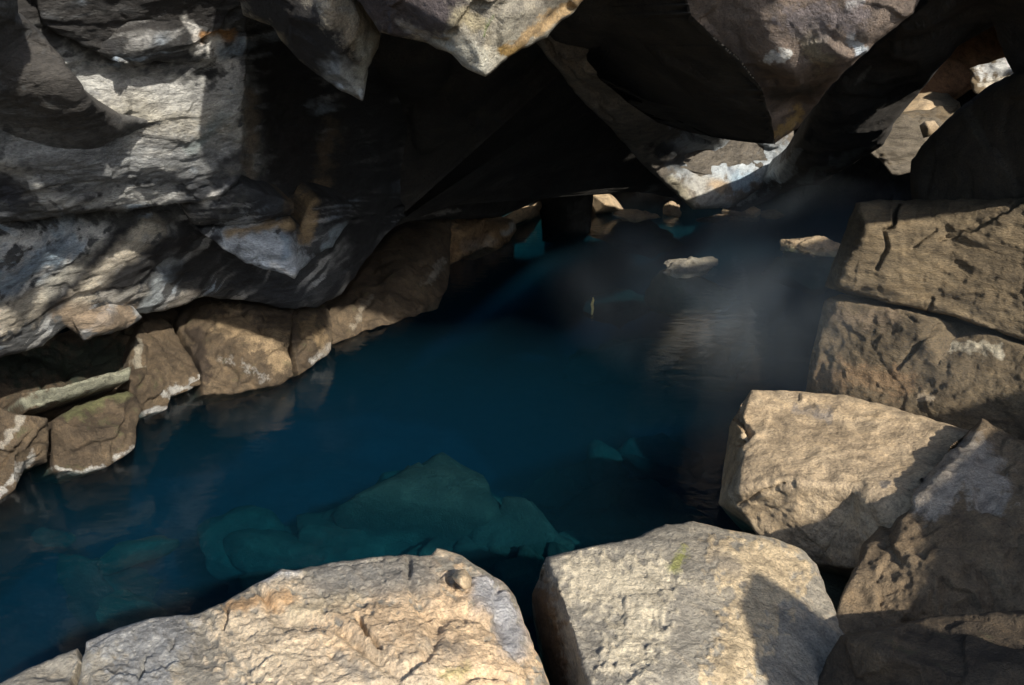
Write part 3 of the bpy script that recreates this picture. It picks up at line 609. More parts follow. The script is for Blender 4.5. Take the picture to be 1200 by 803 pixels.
# ------------------------------------------------------------------ the gap at the back and what shows through it
BK = 'rocks seen through the bright gap'
relief('orange_rock', [(1025, 135), (1060, 104), (1100, 62), (1140, 15), (1200, 0), (1215, 80), (1150, 95), (1128, 112), (1110, 125)],
       [(1025, 135, 9), (1060, 104, 9), (1140, 15, 9.6), (1200, 0, 9.8), (1215, 80, 9.2), (1128, 112, 9), (1110, 80, 9.2)], M_RUST, 'smooth rusty orange rock face seen through the bright gap', 'rock', BK, deep=.4, push=(.2, .3, 0), seed=19,
       disp=(('fbm', .8, .06, 3), ('chip', .5, .05, 4)))
relief('boulder', [(1035, 138), (1048, 124), (1065, 112), (1090, 108), (1110, 110), (1124, 120), (1128, 136), (1090, 132), (1062, 138)], [(1035, 138, 8.3), (1065, 112, 8.8), (1110, 110, 8.8), (1128, 136, 8.3), (1090, 134, 8.2), (1085, 122, 8.4)],
       M_TAN, 'rounded tan boulder below the rusty rock face in the gap', 'boulder', BK, deep=.4, seed=20, step=1.5, disp=(('fbm', .4, .03, 3),))
relief('boulder', [(1005, 155), (1040, 134), (1065, 130), (1095, 126), (1125, 122), (1118, 145), (1100, 160), (1085, 200), (1045, 206), (1030, 185), (1012, 178)], [(1005, 155, 8.2), (1040, 134, 8.3), (1125, 122, 8.3), (1085, 200, 7.9), (1045, 206, 7.9), (1060, 165, 8.0)],
       M_BROWN, 'grey layered rock with ragged strata, below the tan boulder in the gap', 'boulder', BK, deep=.4, seed=21, step=1.5, rough=3, paint=strokes([([(1020, 160), (1080, 165), (1060, 190)], 50, (.14, .118, .088), .9, .6)]), disp=(('strata', .35, .16, 3), ('ridge', .2, .05, 4, (2, 2, .5)), ('chip', .4, .06, 7, (2, 2, .5))))
relief('boulder', [(1135, 80), (1165, 72), (1188, 64), (1195, 90), (1170, 102), (1150, 112), (1140, 108)], [(1135, 80, 8.2), (1188, 64, 8.2), (1195, 90, 8.0), (1150, 112, 8.0)],
       M_BROWN, 'small white streaked layered rock in the upper corner of the gap', 'boulder', BK, deep=.4, seed=22, step=1.5, rough=2.5, paint=strokes([([(1150, 82), (1190, 75)], 12, (.55, .55, .53), .9, 1.0), ([(1150, 98), (1190, 88)], 6, (.5, .45, .36), .9, .8)]), disp=(('strata', .2, .2, 3), ('ridge', .15, .05, 4, (2, 2, .4))))
relief('boulder', [(1078, 148), (1084, 143), (1095, 141), (1100, 148), (1094, 158), (1082, 162)], [(1078, 148, 6.6), (1100, 148, 6.6), (1094, 158, 6.6), (1088, 150, 6.5)],
       M_TAN, 'little pale pink stone perched at the edge of the dark boulder by the gap', 'stone', BK, deep=.1, rnd=4, rdep=.03, seed=23, step=1.2)

# ------------------------------------------------------------------ the stack of brown boulders
SB = 'brown boulders stacked beside the pool'
relief('boulder', [(1270, 40), (1200, 78), (1160, 100), (1120, 130), (1085, 165), (1068, 188), (1066, 215), (1070, 246), (1110, 250), (1200, 240), (1270, 240)],
       [(1270, 40, 3.6), (1200, 78, 4.2), (1120, 130, 4.7), (1068, 188, 5.0), (1070, 246, 4.9), (1200, 240, 4.2), (1270, 240, 3.8), (1150, 190, 4.4)],
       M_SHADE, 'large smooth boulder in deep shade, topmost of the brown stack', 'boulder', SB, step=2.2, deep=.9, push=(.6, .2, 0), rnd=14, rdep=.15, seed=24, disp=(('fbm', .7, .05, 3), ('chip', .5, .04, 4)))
relief('boulder', [(1003, 238), (1030, 234), (1060, 236), (1100, 232), (1150, 226), (1200, 222), (1270, 215), (1270, 422), (1200, 400), (1120, 372), (1075, 362), (1000, 348), (985, 342), (967, 336), (975, 310), (988, 275)],
       [(1003, 238, 4.75), (1060, 236, 4.9), (1200, 222, 4.6), (1270, 215, 4.4), (1018, 264, 4.34), (985, 333, 4.38), (995, 250, 4.75), (967, 336, 4.75), (1075, 362, 4.2), (1200, 400, 3.85), (1270, 422, 3.65), (1062, 258, 4.3), (1110, 254, 4.25), (1200, 242, 4.0), (1270, 236, 3.8), (1120, 310, 4.12), (1040, 330, 4.24)],
       M_BROWN, 'broad cracked brown boulder with layered face, second from top of the stack', 'boulder', SB, step=1.7, mode='linear', soft=3, deep=.9, push=(.5, .2, -.1), rnd=5, rdep=.04, seed=25,
       cracks=(([(1053, 243), (1046, 265), (1036, 270), (1040, 290), (1028, 314)], 3, .05), ([(1097, 269), (1070, 290)], 2.4, .03), ([(1198, 237), (1140, 270), (1100, 282)], 3, .035), ([(1094, 350), (1086, 370)], 3, .03)),
       disp=(('fbm', .6, .03, 3), ('chip', .5, .02, 4, (1.5, 1.5, .8)), ('ridge', .35, .02, 9, (1.5, 1.5, .6)), ('ridge', .1, .014, 6, (2, 2, .6)), ('chip', .06, .006, 10), ('ridge', .03, .004, 8)))
relief('boulder', [(966, 352), (985, 344), (1010, 350), (1075, 364), (1130, 380), (1200, 405), (1270, 425), (1270, 540), (1150, 525), (1110, 505), (1060, 490), (1000, 475), (943, 468), (948, 430), (955, 400)],
       [(968, 352, 4.55), (985, 356, 4.42), (1075, 370, 4.12), (1200, 410, 3.72), (1270, 430, 3.5), (985, 344, 4.7), (1130, 378, 4.25), (1270, 424, 3.7), (943, 462, 4.5), (958, 410, 4.45), (952, 460, 4.36), (1000, 475, 4.1), (1110, 505, 3.7), (1200, 535, 3.4), (1270, 540, 3.3), (1100, 430, 3.92)],
       M_BROWN, 'golden brown boulder with a diagonal crack, under the broad cracked one', 'boulder', SB, step=1.7, mode='linear', soft=3, deep=.9, push=(.5, .2, -.1), rnd=5, rdep=.04, seed=26,
       cracks=(([(1095, 384), (1052, 432)], 3.2, .035), ([(1040, 360), (1095, 390)], 2, .015)),
       paint=strokes([([(1118, 412), (1175, 414)], 9, (.45, .40, .30), .9, .9), ([(955, 450), (1000, 440), (1060, 450)], 26, (.24, .16, .09), .7, .8), ([(1080, 470), (1095, 468)], 6, (.42, .34, .24), .8, .9), ([(980, 370), (1050, 375)], 20, (.22, .165, .11), .6, .9)]),
       disp=(('fbm', .6, .03, 13), ('chip', .4, .018, 14, (1.3, 1.3, 1)), ('ridge', .25, .012, 9), ('ridge', .1, .012, 6), ('chip', .06, .006, 10), ('ridge', .03, .005, 8)))
relief('boulder', [(880, 457), (920, 458), (990, 463), (1050, 478), (1110, 497), (1138, 505), (1150, 560), (1100, 610), (1055, 645), (1010, 668), (960, 662), (900, 646), (872, 604), (842, 590), (848, 545), (855, 500), (868, 475)],
       [z(880, 457, .42), z(990, 463, .42), z(1110, 497, .45), z(1138, 505, .46), z(1150, 560, .46), z(868, 500, .38), z(872, 540, .36), z(855, 500, .25), z(848, 545, .12), z(842, 590, .05), z(868, 572, .33), z(930, 565, .41), z(1000, 572, .42), z(1055, 585, .44), z(872, 604, .15), z(900, 646, 0), z(960, 662, .02), z(1010, 668, .12), z(1055, 645, .28), z(1100, 610, .42), z(930, 585, .31), z(1000, 595, .33), z(1040, 600, .40)],
       M_TAN, 'pale tan flat topped boulder with a smooth sandy lower face, at the water', 'boulder', SB, step=1.7, mode='linear', soft=3, deep=.7, push=(.2, .1, -.3), rnd=5, rdep=.03, seed=27,
       cracks=(([(862, 485), (880, 510), (868, 520)], 5, .05), ([(870, 590), (900, 572), (930, 566)], 3, .02),),
       paint=strokes([([(862, 500), (856, 560)], 16, (.36, .25, .14), .8, .8), ([(930, 480), (970, 490)], 9, (.26, .22, .18), .6, .9), ([(1035, 575), (1040, 570)], 9, (.16, .14, .12), .8, .8)]),
       disp=(('fbm', .5, .025, 23), ('chip', .4, .012, 24, (1.3, 1.3, .6)), ('ridge', .25, .014, 9), ('ridge', .1, .009, 6), ('chip', .06, .004, 10), ('ridge', .035, .003, 8)))
relief('boulder', [(1150, 490), (1180, 508), (1270, 540), (1270, 830), (1180, 815), (1080, 800), (1000, 795), (970, 742), (985, 700), (1005, 660), (1010, 640), (1040, 605), (1075, 565), (1110, 530)],
       [(1150, 490, 3.0), (1146, 514, 2.84), z(1068, 598, .48), (1010, 640, 2.42), (1110, 530, 2.98), (1075, 565, 2.83), (1040, 605, 2.62), z(1180, 508, .55), z(1270, 540, .6), z(1200, 600, .56), z(1150, 640, .50), z(1110, 625, .50), z(1110, 560, .545), z(985, 700, .33), (970, 742, 2.03), z(1000, 795, .15), z(1080, 800, .15), z(1180, 815, .15), z(1270, 830, .2), z(1090, 680, .42), z(1050, 650, .42), z(1035, 740, .32)],
       M_GOLD, 'jagged golden rough boulder with a pale slanting top, half in shadow', 'boulder', SB, step=1.7, mode='linear', soft=2, deep=.6, push=(.2, .1, -.3), rnd=4, rdep=.03, seed=28, rough=2.5,
       paint=strokes([([(1090, 585), (1140, 540), (1160, 580)], 36, (.42, .36, .29), 1, .5)]),
       disp=(('fbm', .4, .02, 33), ('chip', .16, .022, 34), ('ridge', .12, .02, 7), ('ridge', .05, .012, 6), ('pit', .05, .014, 3)))
relief('boulder', [(985, 745), (1040, 733), (1100, 722), (1200, 715), (1270, 715), (1270, 880), (930, 880), (952, 810), (970, 770)],
       [z(985, 745, .5), z(1100, 722, .52), z(1200, 715, .55), z(1270, 715, .55), z(1030, 765, .55), z(1100, 785, .57), z(1140, 803, .58), z(1200, 785, .6), z(1270, 790, .6), z(952, 810, .3), z(970, 770, .4), z(1020, 805, .42), z(930, 880, .15), z(1080, 880, .4), z(1270, 880, .45)],
       M_LEDGE, 'brown angular boulder with a flat shaded top, closest one under the jagged boulder', 'boulder', SB, step=1.7, mode='linear', soft=2, deep=.5, push=(.1, .1, -.3), rnd=4, rdep=.03, seed=29,
       disp=(('fbm', .4, .02, 43), ('chip', .18, .02, 44), ('ridge', .06, .008, 6)))
# two big pale boulders at the camera's feet
relief('boulder', [(640, 652), (690, 641), (740, 632), (780, 615), (812, 611), (860, 622), (905, 630), (940, 643), (956, 662), (972, 700), (995, 750), (985, 790), (960, 820), (935, 880), (635, 880), (646, 803), (632, 740), (624, 697)],
       [z(640, 652, .42), z(740, 632, .42), z(812, 611, .42), z(905, 630, .40), z(956, 662, .36), z(995, 750, .3), z(960, 820, .33), z(935, 880, .35), z(648, 664, .43), z(663, 720, .45), z(682, 770, .46), z(702, 830, .47), z(708, 880, .47), z(624, 697, .15), z(632, 740, .02), z(646, 803, -.1), z(635, 880, -.15), z(800, 700, .47), z(850, 780, .47), z(760, 800, .49), z(920, 720, .40)],
       M_PALE, 'grey boulder crusted with pale mineral and a dark undercut flank, beside the long block', 'boulder', 'pale boulders on the near bank', step=1.7, mode='linear', soft=3, deep=.5, push=(0, .1, -.3), rnd=5, rdep=.03, seed=30, lift=.005,
       paint=strokes([([(690, 680), (760, 690), (735, 770)], 44, (.60, .52, .38), .95, 1.0), ([(800, 655), (792, 668)], 10, (.25, .25, .08), .8, .7), ([(860, 660), (920, 670), (880, 720), (850, 800)], 40, (.56, .44, .28), .95, 1.0), ([(840, 660), (860, 670)], 12, (.2, .18, .15), .7, .8), ([(630, 700), (650, 800)], 26, (.16, .10, .055), .9, .5)]),
       disp=(('fbm', .5, .022, 53), ('chip', .3, .006, 54), ('ridge', .08, .006, 6), ('ridge', .025, .004, 8), ('pit', .03, .005, 5), ('chip', .035, .003, 66)))
big = bpy.data.objects.new('boulder', None); COL.objects.link(big); big.location = (-.3, 1.8, .1)
tag(big, 'long pale block with an orange crust, filling the near bank below the camera', 'boulder', 'pale boulders on the near bank')
P_C = [z(-90, 850, .5), z(0, 800, .5), z(95, 755, .5), z(140, 735, .5), z(228, 720, .5), z(312, 678, .5), z(400, 658, .5), z(505, 650, .5), z(512, 642, .5), z(560, 665, .47), z(600, 695, .42), z(616, 730, .38), z(640, 790, .40), z(665, 880, .42), z(300, 760, .58), z(450, 715, .57), z(560, 730, .54), z(500, 803, .62), z(200, 803, .59), z(600, 803, .55), z(100, 860, .6), z(400, 880, .64), z(-90, 880, .55)]
P_PAINT = strokes([([(380, 770), (520, 735), (575, 790)], 84, (.66, .48, .30), 1, .9), ([(330, 715), (290, 745), (380, 810), (500, 820)], 60, (.62, .50, .35), .95, 1.0), ([(270, 715), (340, 705)], 12, (.55, .34, .17), .85, .9), ([(315, 680), (345, 672)], 10, (.62, .6, .56), .8, .9), ([(350, 720), (420, 700)], 14, (.55, .45, .3), .8, 1.2), ([(110, 745), (200, 740), (160, 800)], 44, (.31, .305, .29), .9, .5), ([(380, 680), (490, 675)], 34, (.25, .235, .205), .85, .8), ([(565, 690), (590, 725), (600, 760)], 22, (.36, .36, .37), .95, .5), ([(520, 795), (545, 790)], 9, (.45, .38, .15), .6, .8), ([(400, 780), (430, 800)], 12, (.30, .26, .21), .8, 1.0), ([(500, 760), (540, 770)], 10, (.33, .27, .2), .8, 1.1)], seed=21)
P_D = (('fbm', .5, .02, 63), ('chip', .24, .007, 64), ('ridge', .11, .009, 6), ('ridge', .03, .005, 8), ('pit', .03, .005, 5), ('chip', .035, .003, 66), ('crack', .55, .02, 69))
relief('slab', [(101, 753), (140, 735), (180, 724), (228, 720), (262, 706), (290, 690), (312, 678), (330, 667), (345, 668), (400, 658), (450, 652), (505, 650), (512, 642), (535, 648), (560, 664), (590, 682), (604, 700), (612, 725), (640, 790), (668, 880), (80, 880), (88, 820)],
       P_C, M_PALE, parent=big, step=1.6, mode='linear', soft=4, deep=.45, push=(0, .1, -.3), rnd=5, rdep=.03, seed=31, paint=P_PAINT, disp=P_D, lift=.007,
       cracks=(([(165, 800), (168, 782), (175, 770)], 3, .03), ([(420, 728), (432, 750), (445, 765)], 4, .03), ([(258, 708), (268, 722), (262, 740)], 3, .02), ([(200, 765), (203, 752)], 2.5, .015)))
relief('fragment', [(-90, 850), (0, 800), (50, 775), (90, 760), (94, 775), (84, 800), (80, 880), (-90, 880)],
       P_C, M_PALE, parent=big, step=1.8, mode='linear', soft=4, deep=.4, push=(0, .1, -.3), rnd=5, rdep=.03, seed=32, disp=P_D)
relief('stone', [(529, 676), (535, 668), (545, 666), (553, 678), (552, 689), (543, 691), (535, 684)], [z(529, 676, .56), z(545, 666, .57), z(553, 678, .56), z(552, 690, .55), z(540, 679, .60)],
       M_TAN, 'little pinkish stone lying on the end of the long pale block', 'stone', step=1.2, deep=.05, rnd=4, rdep=.02, seed=33, rough=.6, disp=(('chip', .05, .008, 3),))

# ------------------------------------------------------------------ ledge rocks along the far shore
LG = 'ledge rocks along the shore under the stained wall'
ld = (('fbm', .5, .02, 3), ('chip', .32, .03, 4), ('crack', .4, .03, 12), ('ridge', .12, .014, 6), ('chip', .06, .007, 9), ('ridge', .03, .005, 8))
CR = (.42, .41, .38)
def ledge(outline, ctrl, label, seed, paint=None, mat=None, **k):
    relief('ledge_rock', outline, ctrl, mat or M_LEDGE, label, 'ledge rock', LG, mode='linear', seed=seed, paint=paint, **{**dict(step=1.6, soft=1, deep=.7, push=(-.3, .2, -.2), rnd=2, rdep=.012, rough=2.6, disp=ld), **k})
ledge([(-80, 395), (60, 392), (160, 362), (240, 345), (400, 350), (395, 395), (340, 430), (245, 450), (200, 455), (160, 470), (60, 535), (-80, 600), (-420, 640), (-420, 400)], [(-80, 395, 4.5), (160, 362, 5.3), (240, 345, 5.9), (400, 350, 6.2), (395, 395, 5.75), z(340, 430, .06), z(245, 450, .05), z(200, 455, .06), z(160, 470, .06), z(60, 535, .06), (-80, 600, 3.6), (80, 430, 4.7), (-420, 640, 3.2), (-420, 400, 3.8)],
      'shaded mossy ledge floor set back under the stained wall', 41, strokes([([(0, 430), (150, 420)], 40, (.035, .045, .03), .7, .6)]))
ledge([(25, 462), (60, 455), (100, 445), (140, 434), (155, 429), (151, 446), (100, 462), (70, 471), (28, 484)], [z(25, 462, .44), z(155, 429, .44), z(140, 434, .45), z(151, 446, .36), z(70, 471, .33), z(28, 484, .32), z(90, 448, .45)],
      'thin pale green slab edge lying on the mossy ledge', 42, strokes([([(30, 470), (150, 440)], 14, (.27, .27, .2), .9, .7)]), deep=.4)
ledge([(62, 492), (100, 471), (150, 457), (160, 466), (166, 476), (160, 500), (158, 525), (126, 548), (100, 555), (64, 553), (60, 520)], [z(62, 492, .27), z(100, 471, .27), z(150, 457, .27), z(166, 476, .2), z(158, 525, .05), z(126, 548, .0), z(64, 553, .0), z(60, 520, .15), z(110, 500, .24), z(140, 500, .2)],
      'square brown ledge rock with a white waterline rim, below the thin pale slab', 43, strokes([([(64, 548), (100, 552), (125, 545), (158, 522)], 5, CR, .6, 1.3), ([(80, 480), (150, 462)], 12, (.13, .13, .06), .7, .8)]))
ledge([(-80, 470), (0, 478), (32, 487), (56, 490), (58, 520), (55, 540), (28, 548), (18, 575), (-80, 640), (-420, 900), (-420, 560)], [z(-80, 470, .5), z(0, 478, .4), z(56, 490, .36), z(58, 520, .2), z(55, 540, .08), z(28, 548, .06), z(18, 575, 0), z(-80, 640, 0), z(20, 520, .26), z(-420, 900, .0), z(-420, 560, .5)],
      'brown ledge rock with white mineral crust at the edge of the picture', 44, strokes([([(35, 535), (20, 560), (0, 580)], 9, CR, .7, 1.2), ([(25, 495), (0, 525)], 8, (.3, .27, .22), .8, .8)]))
ledge([(157, 398), (168, 378), (190, 372), (207, 390), (225, 420), (237, 441), (236, 450), (200, 464), (196, 480), (170, 488), (160, 470), (150, 450), (153, 428)], [(157, 398, 4.6), (190, 372, 5.0), (225, 420, 4.78), z(237, 441, .08), z(236, 450, .03), z(200, 464, .03), z(196, 480, .03), z(170, 488, 0), z(150, 450, .26), z(165, 440, .24), z(195, 450, .12)],
      'wedge shaped brown ledge rock with a stepped white edge over the water', 45, strokes([([(192, 462), (235, 444)], 6, CR, .7, 1.2), ([(165, 484), (198, 478)], 6, (.33, .33, .32), .9, .6), ([(162, 400), (166, 428)], 8, (.3, .27, .21), .8, .9)]))
ledge([(205, 378), (225, 352), (245, 344), (300, 352), (345, 358), (342, 380), (338, 410), (345, 442), (320, 453), (270, 463), (238, 463), (236, 440), (222, 410)], [(205, 378, 5.1), (245, 344, 5.5), (300, 352, 5.4), (345, 358, 5.5), z(338, 400, .28), z(345, 440, .04), z(320, 453, .0), z(238, 463, 0), z(270, 463, 0), z(236, 425, .2), z(265, 395, .34), z(300, 430, .16), z(262, 430, .14)],
      'bulging brown shore rock with a pale crusted belly, beside the wedge shaped ledge', 46, strokes([([(262, 420), (290, 435), (310, 440)], 9, CR, .35, 1.3), ([(265, 375), (320, 400), (330, 420)], 26, (.30, .22, .13), .7, .8), ([(228, 385), (240, 440)], 14, (.055, .04, .028), .8, .6)]))
ledge([(345, 358), (385, 360), (389, 385), (388, 410), (371, 426), (350, 440), (344, 412), (340, 380)], [(345, 358, 5.5), (385, 360, 5.7), z(389, 390, .16), z(388, 410, .08), z(371, 426, .02), z(350, 440, .02), z(342, 400, .26), z(365, 395, .25)],
      'rounded brown rock split from the bulging one by a dark crack', 47, strokes([([(388, 405), (365, 424)], 6, CR, .55, 1.1), ([(360, 385), (375, 400)], 16, (.28, .20, .11), .7, .8)]))
ledge([(380, 375), (400, 352), (430, 312), (480, 255), (530, 250), (527, 310), (523, 340), (512, 360), (480, 373), (430, 389), (388, 404)], [(380, 375, 5.6), (430, 312, 6.8), (480, 255, 8.0), (530, 250, 8.2), (525, 320, 7.35), z(523, 340, 0), z(480, 373, 0), z(430, 389, 0), z(388, 404, 0), (470, 320, 6.6), (420, 360, 5.85), (500, 300, 7.1), (450, 350, 6.05)],
      'long rough brown bank running back from the shore rocks in shade', 48, strokes([([(500, 330), (520, 310)], 8, (.3, .27, .22), .7, 1.0), ([(415, 380), (430, 350)], 6, (.28, .24, .18), .6, 1.0)]), push=(-.3, .5, 0))
BR = strokes([([(545, 290), (575, 282)], 8, (.5, .48, .44), .9, .7), ([(530, 290), (560, 270), (590, 265)], 40, (.36, .23, .12), .8, .7), ([(600, 255), (650, 240)], 26, (.40, .30, .19), .8, .8), ([(592, 272), (602, 262)], 5, (.5, .5, .46), .9, .6)])  # orange strokes brighten these rocks in place of light that falls short
ledge([(520, 262), (540, 253), (560, 251), (572, 254), (566, 272), (562, 290), (552, 296), (540, 304), (522, 312)], [(520, 262, 8.1), (540, 253, 8.3), (572, 254, 8.6), z(562, 290, 0), z(540, 304, 0), z(522, 312, 0), (545, 275, 7.95)], 'orange brown rock beyond the shaded bank', 49, BR, step=1.4)
ledge([(562, 254), (585, 253), (605, 258), (606, 270), (596, 282), (585, 292), (560, 292), (558, 275)], [(562, 254, 8.8), (605, 258, 9.1), (606, 270, 9.2), z(585, 291, 0), z(560, 292, 0), (578, 272, 8.45)], 'white footed orange rock next along the far bank', 50, BR, step=1.4)
ledge([(590, 255), (605, 246), (625, 240), (645, 231), (660, 228), (659, 244), (640, 250), (605, 262), (600, 268)], [(590, 255, 9.5), (625, 240, 9.9), (660, 228, 10.4), (659, 244, 10.5), z(640, 250, 0), z(602, 266, 0), (630, 244, 10.0)], 'farthest orange rock where the ceiling meets the bank', 51, BR, step=1.4)
ledge([(660, 214), (695, 212), (694, 240), (690, 272), (665, 270), (660, 235)], [(660, 214, 9.25), (695, 212, 9.25), (690, 272, 9.2), (665, 270, 9.2), (678, 240, 9.1)], 'black rock pillar standing in the water at the far end', 52, None, mat=M_DARK)  # drawn further down to stand for its dark reflection too
relief('boulder', [(692, 226), (699, 223), (712, 225), (722, 233), (731, 246), (722, 249), (697, 251), (691, 240)], [(692, 226, 10.5), (712, 225, 10.6), (731, 246, 10.5), z(697, 251, 0), (710, 240, 10.2)], M_TAN, 'pale wedge shaped rock standing in the water at the far end', 'boulder', step=1.2, mode='linear', deep=.4, rnd=3, rdep=.04, seed=53, disp=(('fbm', .3, .02, 3),))

# ------------------------------------------------------------------ sunken rocks
SPHERE = {}
def lump(name, c, size, seed, mat, rz=0., flat=True, sub=5, label=None, cat=None, group=None):
    if sub not in SPHERE:
        import bmesh
        bm = bmesh.new(); bmesh.ops.create_icosphere(bm, subdivisions=sub, radius=1); bm.verts.ensure_lookup_table()
        SPHERE[sub] = (np.array([v.co[:] for v in bm.verts]), [[v.index for v in f.verts] for f in bm.faces]); bm.free()
    V, F_ = SPHERE[sub]; V = V.copy(); rs = np.random.RandomState(seed)
    for _ in range(17):                                              # cut by random planes: angular block
        n = rs.normal(size=3); n /= np.linalg.norm(n); k = rs.uniform(.4, .85)
        s = V @ n - k; V -= np.clip(s, 0, None)[:, None] * n * .92
    V *= size; ca, sa = math.cos(rz), math.sin(rz); V[:, :2] = V[:, :2] @ np.array([[ca, sa], [-sa, ca]])
    N = V / np.linalg.norm(V, axis=1)[:, None]; s = max(size)
    V += N * displace(V + seed * 3.1, N, (('fbm', s * .9, s * .06, 3), ('chip', s * .45, s * .09, 4), ('ridge', s * .2, s * .04, 5), ('chip', s * .16, s * .025, 8)))[:, None]
    return tag(mesh_obj(name, V + np.array(c), F_, mat), label, cat, group)
rs = np.random.RandomState(5)
for px, py, s, lab in ((812, 320, .42, 'dark foot under water of the lone grey rock'), (962, 296, .5, 'dark foot under water of the flat pale rock behind the cracked boulder'), (752, 258, .6, 'dark shelf under water at the low pale rock by the far end')):
    p = at(px, py, ZY(px, py, 0)); lump('sunken_rock', p + np.array((0, s * .5, -.27)), (s * 1.2, s, .3), int(px), M_SHADE, .3, sub=4, label=lab, cat='rock')
SR = 'sunken rocks on the pool floor'
for k, (px, py, zz, sx, sy, sz, lab) in enumerate([(480, 605, -.5, .75, .45, .4, 'broadest sunken rock, a teal hump behind the pinkish stone'), (560, 600, -.7, .35, .2, .25, 'sunken rock on the slope of the broadest teal hump'), (600, 645, -.5, .5, .3, .3, 'sunken rock in the gap between the two pale boulders'),
        (645, 575, -.6, .35, .16, .2, 'thin tilted sunken slab beyond the gap between the pale boulders'), (695, 560, -.7, .45, .16, .2, 'long sunken slab farthest out behind the grey crusted boulder'), (640, 625, -.7, .22, .16, .2, 'small sunken rock against the corner of the grey crusted boulder'), (400, 650, -.62, .5, .35, .3, 'sunken rock behind the notched middle of the long pale block'),
        (300, 655, -.75, .45, .3, .3, 'round sunken rock off the cracked part of the long pale block'), (130, 690, -.9, .55, .35, .35, 'dim sunken rock off the split end of the long pale block'), (560, 650, -.55, .25, .2, .2, 'sunken rock close behind the pinkish stone'), (745, 600, -.62, .5, .3, .3, 'sunken rock behind the top edge of the grey crusted boulder'),
        (520, 640, -.6, .2, .14, .16, 'little sunken rock at the foot of the broadest teal hump'), (620, 690, -.55, .3, .2, .25, 'sunken rock down in the slot between the two pale boulders'), (680, 600, -.75, .2, .15, .18, 'small sunken rock beside the thin tilted slab'), (770, 540, -.8, .4, .3, .3, 'sunken rock off the pale tan flat topped boulder')]):
    zz = zz * 1.25 - .12; p = at(px, py, ZY(px, py, zz)); lump('sunken_rock', p, (sx, sy, sz), 100 + k, M_SILT, rs.uniform(-.6, .6), sub=4, label=lab, cat='rock', group=SR)
for k in range(34):
    px, py = [(rs.uniform(430, 730), rs.uniform(535, 700)), (rs.uniform(60, 430), rs.uniform(610, 740))][k % 4 == 3]
    zz = rs.uniform(-1.0, -.6); p = at(px, py, ZY(px, py, zz)); s = rs.uniform(.08, .22)
    lump('sunken_stone', p, (s * rs.uniform(1, 1.8), s * .8, s * .7), 200 + k, M_SILT, rs.uniform(-1.5, 1.5), sub=3, label='small pale stone lying on the sunken rocks under clear water', cat='stone', group='small stones under the water')
for k, (px, py, zz, sx, sy, sz, lab) in enumerate([(795, 330, -.5, .4, .25, .16, 'flat sunken rock just under the surface before the lone grey rock'), (735, 425, -.7, .8, .4, .25, 'wide sunken slab in mid pool below the yellow twig'), (830, 430, -.6, .5, .4, .3, 'sunken rock under the steam beside the golden brown boulder'), (720, 365, -.8, .6, .35, .2, 'sunken rock in mid pool behind the yellow twig')]):
    p = at(px, py, ZY(px, py, zz)); lump('sunken_rock', p, (sx, sy, sz), 140 + k, M_SILT, .3 * k - .5, sub=4, label=lab, cat='rock')

# ------------------------------------------------------------------ steam over the warm water
def steam():
    m = bpy.data.materials.new('steam_air'); m.use_nodes = True; nt = m.node_tree; nt.nodes.clear(); L = nt.links.new
    out = nt.nodes.new('ShaderNodeOutputMaterial'); pv = nt.nodes.new('ShaderNodeVolumePrincipled'); L(pv.outputs[0], out.inputs['Volume'])
    pv.inputs['Color'].default_value = (.72, .87, 1, 1)  # white steam tinted blue for the sky light on it
    tc = nt.nodes.new('ShaderNodeTexCoord'); mp = nt.nodes.new('ShaderNodeMapping'); L(tc.outputs['Object'], mp.inputs[0])
    gr = nt.nodes.new('ShaderNodeTexGradient'); gr.gradient_type = 'SPHERICAL'; L(mp.outputs[0], gr.inputs[0])
    n = nt.nodes.new('ShaderNodeTexNoise'); n.inputs['Scale'].default_value = 1.7; n.inputs['Detail'].default_value = 5; n.inputs['Distortion'].default_value = .8; gp = nt.nodes.new('ShaderNodeNewGeometry'); gm = nt.nodes.new('ShaderNodeMapping'); gm.inputs['Scale'].default_value = (1, .8, .75); L(gp.outputs['Position'], gm.inputs[0]); L(gm.outputs[0], n.inputs[0])
    rp = nt.nodes.new('ShaderNodeMapRange'); rp.inputs[1].default_value = .36; rp.inputs[2].default_value = .78; L(n.outputs[0], rp.inputs[0])
    mu = nt.nodes.new('ShaderNodeMath'); mu.operation = 'MULTIPLY'; L(gr.outputs['Fac'], mu.inputs[0]); L(rp.outputs[0], mu.inputs[1])
    m2 = nt.nodes.new('ShaderNodeMath'); m2.operation = 'MULTIPLY'; L(mu.outputs[0], m2.inputs[0]); m2.inputs[1].default_value = STEAM; L(m2.outputs[0], pv.inputs['Density'])
    import bmesh
    bm = bmesh.new(); bmesh.ops.create_icosphere(bm, subdivisions=3, radius=1)
    me = bpy.data.meshes.new('steam'); bm.to_mesh(me); bm.free(); me.materials.append(m)
    o = bpy.data.objects.new('steam', me); COL.objects.link(o); o.location = (1.95, 5.4, .60); o.scale = (1.75, 2.4, .57); o.rotation_euler = (0, 0, -.35)
    tag(o, kind='stuff')
STEAM = .34
steam()

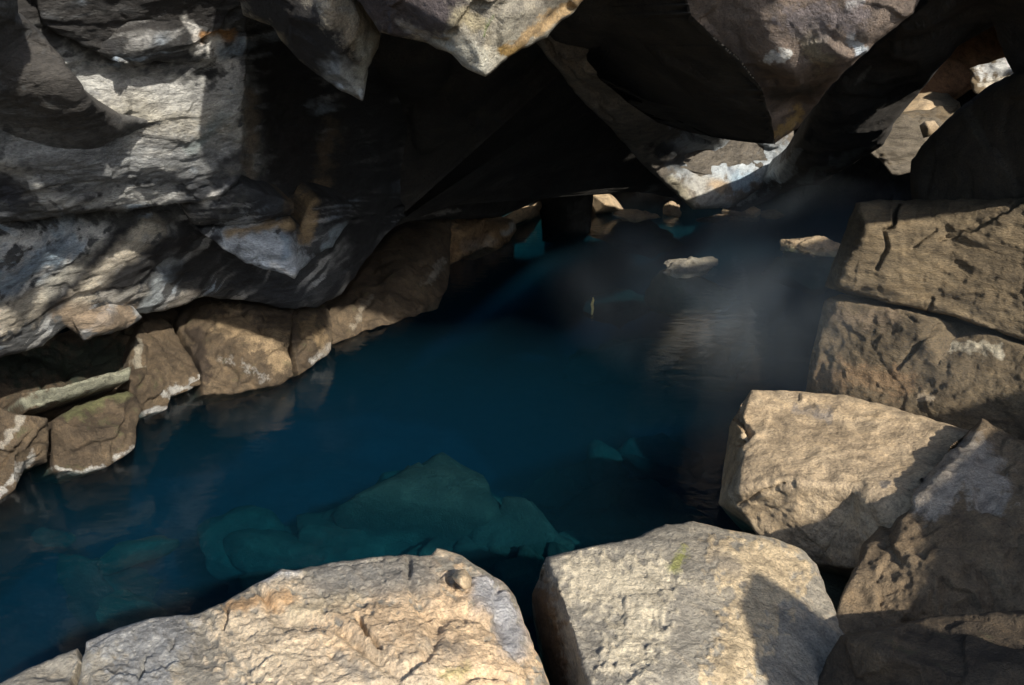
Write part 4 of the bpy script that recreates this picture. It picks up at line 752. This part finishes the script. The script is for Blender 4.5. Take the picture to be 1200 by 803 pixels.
# ------------------------------------------------------------------ a yellow twig floating upright
def twig():
    p = at(694, 362, ZY(694, 362, 0))[None]; V = []; F_ = []
    pts = [(0, 0, -.05), (.004, 0, .0), (-.002, .004, .04), (.006, .002, .075), (.003, 0, .10)]; rad = (.008, .011, .012, .009, .003); n = 8
    for (x, y, h), r in zip(pts, rad):
        for k in range(n): V.append(p[0] + (x + r * math.cos(k * 6.283 / n), y + r * math.sin(k * 6.283 / n), h))
    for r in range(len(pts) - 1):
        for k in range(n): F_.append((r * n + k, r * n + (k + 1) % n, (r + 1) * n + (k + 1) % n, (r + 1) * n + k))
    F_.append(list(range(n))[::-1]); F_.append([(len(pts) - 1) * n + k for k in range(n)])
    tag(mesh_obj('twig', V, F_, rock_mat('yellow_twig', ((.4, .33, .12), (.5, .42, .17), (.6, .52, .25)), 8, .7, .3)), 'tiny yellow twig sticking up from the blue water in mid pool', 'twig')
twig()


IS = 'rocks standing out of the water'
for k, (px, py, sx, sy, sz, dz, mt, rz, lab) in enumerate([
        (811, 317, .29, .2, .15, .0, M_CREAM, .35, 'grey angular rock standing alone out of the blue water'),
        (958, 291, .46, .26, .13, -.02, M_TAN, -.2, 'flat pale rock poking out behind the broad cracked boulder'),
        (752, 255, .36, .2, .10, .0, M_TAN, .1, 'long low pale rock just above the water beside the wedge shaped rock'),
        (790, 250, .16, .12, .12, .02, M_TAN, .8, 'small pale stone standing on the far shore right under the blue white roof foot'),
        (838, 258, .26, .16, .07, .0, M_LEDGE, .3, 'thin brown stone awash in front of the blue white roof foot'),
        (872, 250, .30, .16, .12, .02, M_TAN, -.5, 'tilted tan stone under the low end of the dark arch'),
        (905, 252, .20, .14, .07, .0, M_LEDGE, -.2, 'brown stone awash in the steam under the dark arch'),
        (676, 262, .2, .12, .07, .0, M_TAN, .4, 'little tan stone awash at the foot of the black pillar')]):
    p = at(px, py, ZY(px, py, 0)); lump('islet_rock', p + np.array((0, sy * .5, dz)), (sx, sy, sz), 412 + k * 7, mt, rz, sub=5, label=lab, cat='rock', group=IS)
